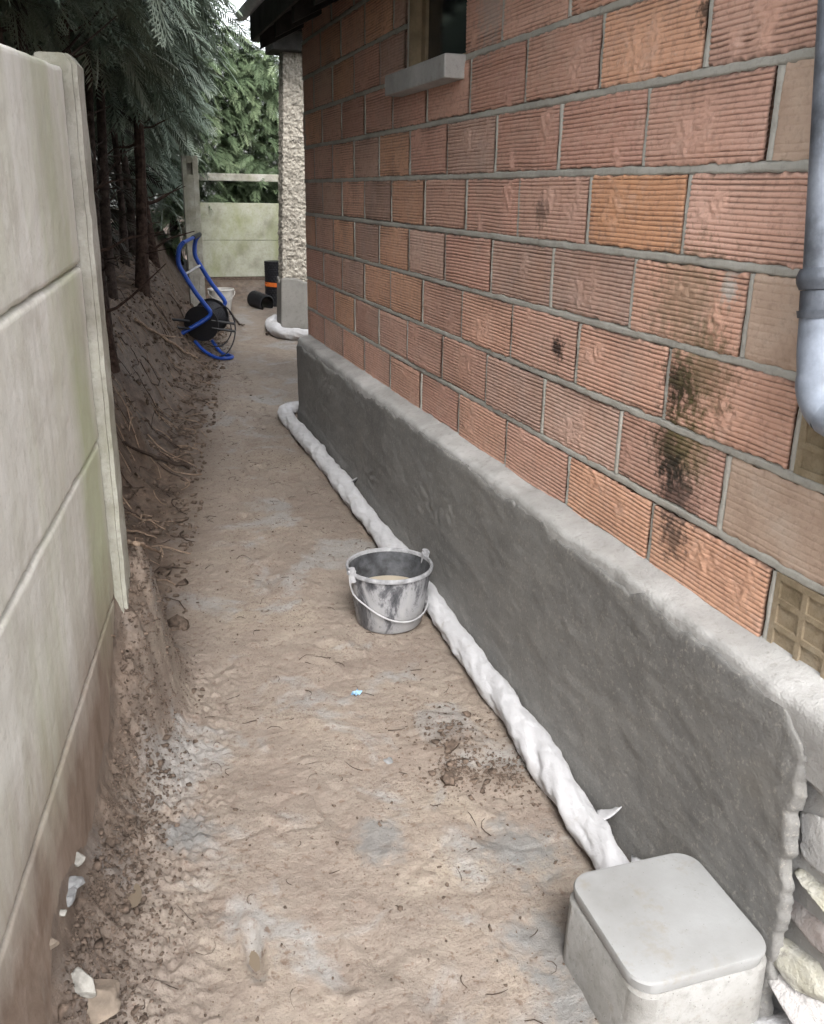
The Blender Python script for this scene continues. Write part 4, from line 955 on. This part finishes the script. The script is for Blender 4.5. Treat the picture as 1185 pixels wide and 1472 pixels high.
for i in range(5):
    for j in range(4): V.append((.036 * (i / 4 - .5), .026 * (j / 3 - .5), .006 * math.sin(i * 2.1 + j * 1.7) + .008))
m = MB(); m.add(V, [(i * 4 + j, i * 4 + 4 + j, i * 4 + 5 + j, i * 4 + 1 + j) for i in range(4) for j in range(3)]); o = build(m, 'litter_scrap', M['litter']); o.location = (lx, ly_, gz(lx, ly_)); o.rotation_euler = (0, 0, .6); tag(o, 'crumpled pale blue plastic scrap on the clay', 'litter')
sm_ = o.modifiers.new('thickness', 'SOLIDIFY'); sm_.thickness = .001
def branch(pxs, r, mat, label, name='root', lift=.012, group=None, cat='root'):
    pts = []
    for i, p in enumerate(pxs):
        if len(p) == 2: x, y = pick(*p); pts.append((x, y, gz(x, y) + lift))
        else: pts.append(p)
    m = MB(); q = bez(pts, 6); n = len(q); q = [v + Vector(((random.random() - .5), (random.random() - .5), (random.random() - .5))) * r * .9 for v in q]
    m.tube(q, [r * (1 - .6 * i / n) for i in range(n)], 7); o = build(m, name, M[mat], None, True); return tag(o, label, cat, group)
branch([(272, 676), (245, 668), (205, 656), (176, 640)], .016, 'twig', 'dark broken branch poking out past the fence post', 'fallen_branch', .02, cat='branch')
branch([(178, 772), (200, 772), (226, 782)], .006, 'root', 'thin pale root, upper of the pair just beyond the fence post', lift=.03)
branch([(186, 802), (210, 803), (232, 803)], .009, 'root', 'thicker pale root, lower of the pair just beyond the fence post', lift=.03)
branch([(132, 935), (148, 928), (166, 928)], .007, 'root', 'pale cut root jutting from the soil below the fence', lift=.03)
branch([(150, 878), (156, 888), (152, 896)], .005, 'root', 'small forked root just below the fence post foot', lift=.03)
branch([(232, 488), (260, 506), (285, 520)], .014, 'root', 'long pale root running down the bank toward the reel', lift=.03)
branch([(196, 470), (230, 490), (262, 494)], .012, 'root', 'pale root lying across the bank above the reel foot', lift=.05)
branch([(330, 450), (345, 468), (352, 470)], .012, 'twig', 'dark stick on the clay behind the hose reel', 'fallen_branch', .02, cat='branch')
branch([(383, 483), (396, 476), (400, 474)], .012, 'twig', 'dark forked stick on the clay near the white pipe end', 'fallen_branch', .02, cat='branch')
# puddles in two heel prints
for (px, py), (cx, cy, a, b, dd), lab in (((0, 0), DENTS[0], 'small round puddle near the fence'), ((0, 0), DENTS[1], 'slit shaped puddle near the bottom middle')):
    z = gz(cx, cy) + .007; m = MB(); n = 24; m.add([(cx + a * .75 * math.cos(2 * math.pi * k / n), cy + b * .8 * math.sin(2 * math.pi * k / n), z) for k in range(n)], [tuple(range(n))]); struct(build(m, 'puddle', M['puddle']), lab)

# ------------------------------------------------------------------ crumbs of soil, twigs, roots: uncountable
rng = np.random.default_rng(77)
def scatter(name, label, pts, sizes, mat, seed):
    bm = bmesh.new(); bmesh.ops.create_icosphere(bm, subdivisions=1, radius=1.0); P = np.array([v.co[:] for v in bm.verts]); F = np.array([[v.index for v in f.verts] for f in bm.faces]); bm.free()
    n = len(pts); V = P[None] * (1 + .42 * rng.standard_normal((n, len(P), 1))) * sizes[:, None, None] * rng.uniform(.6, 1.3, (n, 1, 3)) * np.array([1, 1, .75]); V = V + pts[:, None, :]
    o = link(name, mesh_np(name, V.reshape(-1, 3), (F[None] + (np.arange(n) * len(P))[:, None, None]).reshape(-1, 3), smooth=False), mat); o['kind'] = 'stuff'; o['label'] = label; return o
def ground_pts(x, y, s): return np.stack([x, y, GH(x, y) + s * .25], -1)
N = 5200; y = rng.uniform(1.2, 3.2, N); s = np.abs(rng.normal(.06, .06, N)) + .015; sz = np.exp(rng.normal(-5.75, .5, N)); x = XF(y) + s
N2 = 1100; k = rng.integers(0, 3, N2); c = np.array(CLODS)[k]; x2 = c[:, 0] + rng.normal(0, .55, N2) * c[:, 2]; y2 = c[:, 1] + rng.normal(0, .7, N2) * c[:, 2]; sz2 = np.exp(rng.normal(-5.85, .55, N2))
N3 = 4200; y3 = 1.2 + rng.uniform(0, 1, N3) ** 1.4 * 8; x3 = XF(y3) + rng.uniform(0, 1, N3) * (1.15 - XF(y3)); sz3 = np.exp(rng.normal(-6.35, .5, N3)); kp = x3 < 1.2
N4 = 2600; y4 = rng.uniform(3.1, 11, N4); x4 = XF(y4) + rng.uniform(-.6, .12, N4); sz4 = np.exp(rng.normal(-4.7, .5, N4))
X_ = np.concatenate([x, x2, x3[kp], x4]); Y_ = np.concatenate([y, y2, y3[kp], y4]); S_ = np.concatenate([sz, sz2, sz3[kp], sz4])
scatter('soil_crumbs', 'loose crumbs of dark soil strewn over the clay', ground_pts(X_, Y_, S_), S_, M['clod'], 1)
def strands(name, label, n, fx, lo, hi, r, mat):
    m = MB()
    for i in range(n):
        x, y = fx(); L = random.uniform(lo, hi); a = random.uniform(0, 6.28); q = []; bend = random.uniform(-1.6, 1.6)
        for t in np.linspace(-.5, .5, 5):
            a2 = a + t * bend; xx, yy2 = x + math.cos(a2) * L * t, y + math.sin(a2) * L * t; q.append([xx, yy2, 0])
        q = np.array(q); q[:, 2] = GH(q[:, 0], q[:, 1]) + r * .6 + np.array([0, .3, .5, .3, 0]) * random.uniform(0, L * .25); rr = r * random.uniform(.5, 1.3)
        m.tube(q.tolist(), [rr, rr, rr * .9, rr * .7, rr * .4], 4)
    o = build(m, name, mat); o['kind'] = 'stuff'; o['label'] = label
def fx_path():
    y = 1.25 + random.random() ** 1.3 * 9; x = random.uniform(float(XF(y)) + .15, 1.15); return x, y
def fx_bank():
    y = random.uniform(3.0, 11.0); return float(XF(y)) + random.uniform(-.75, .05), y
strands('twig_litter', 'dark twigs and needles trodden into the clay', 240, fx_path, .015, .085, .0013, M['twig'])
strands('root_mat', 'fine roots and dead stalks matting the soil bank', 260, fx_bank, .05, .26, .0036, M['root'])
strands('bank_twigs', 'dark twigs caught on the soil bank', 180, fx_bank, .05, .25, .004, M['twig'])
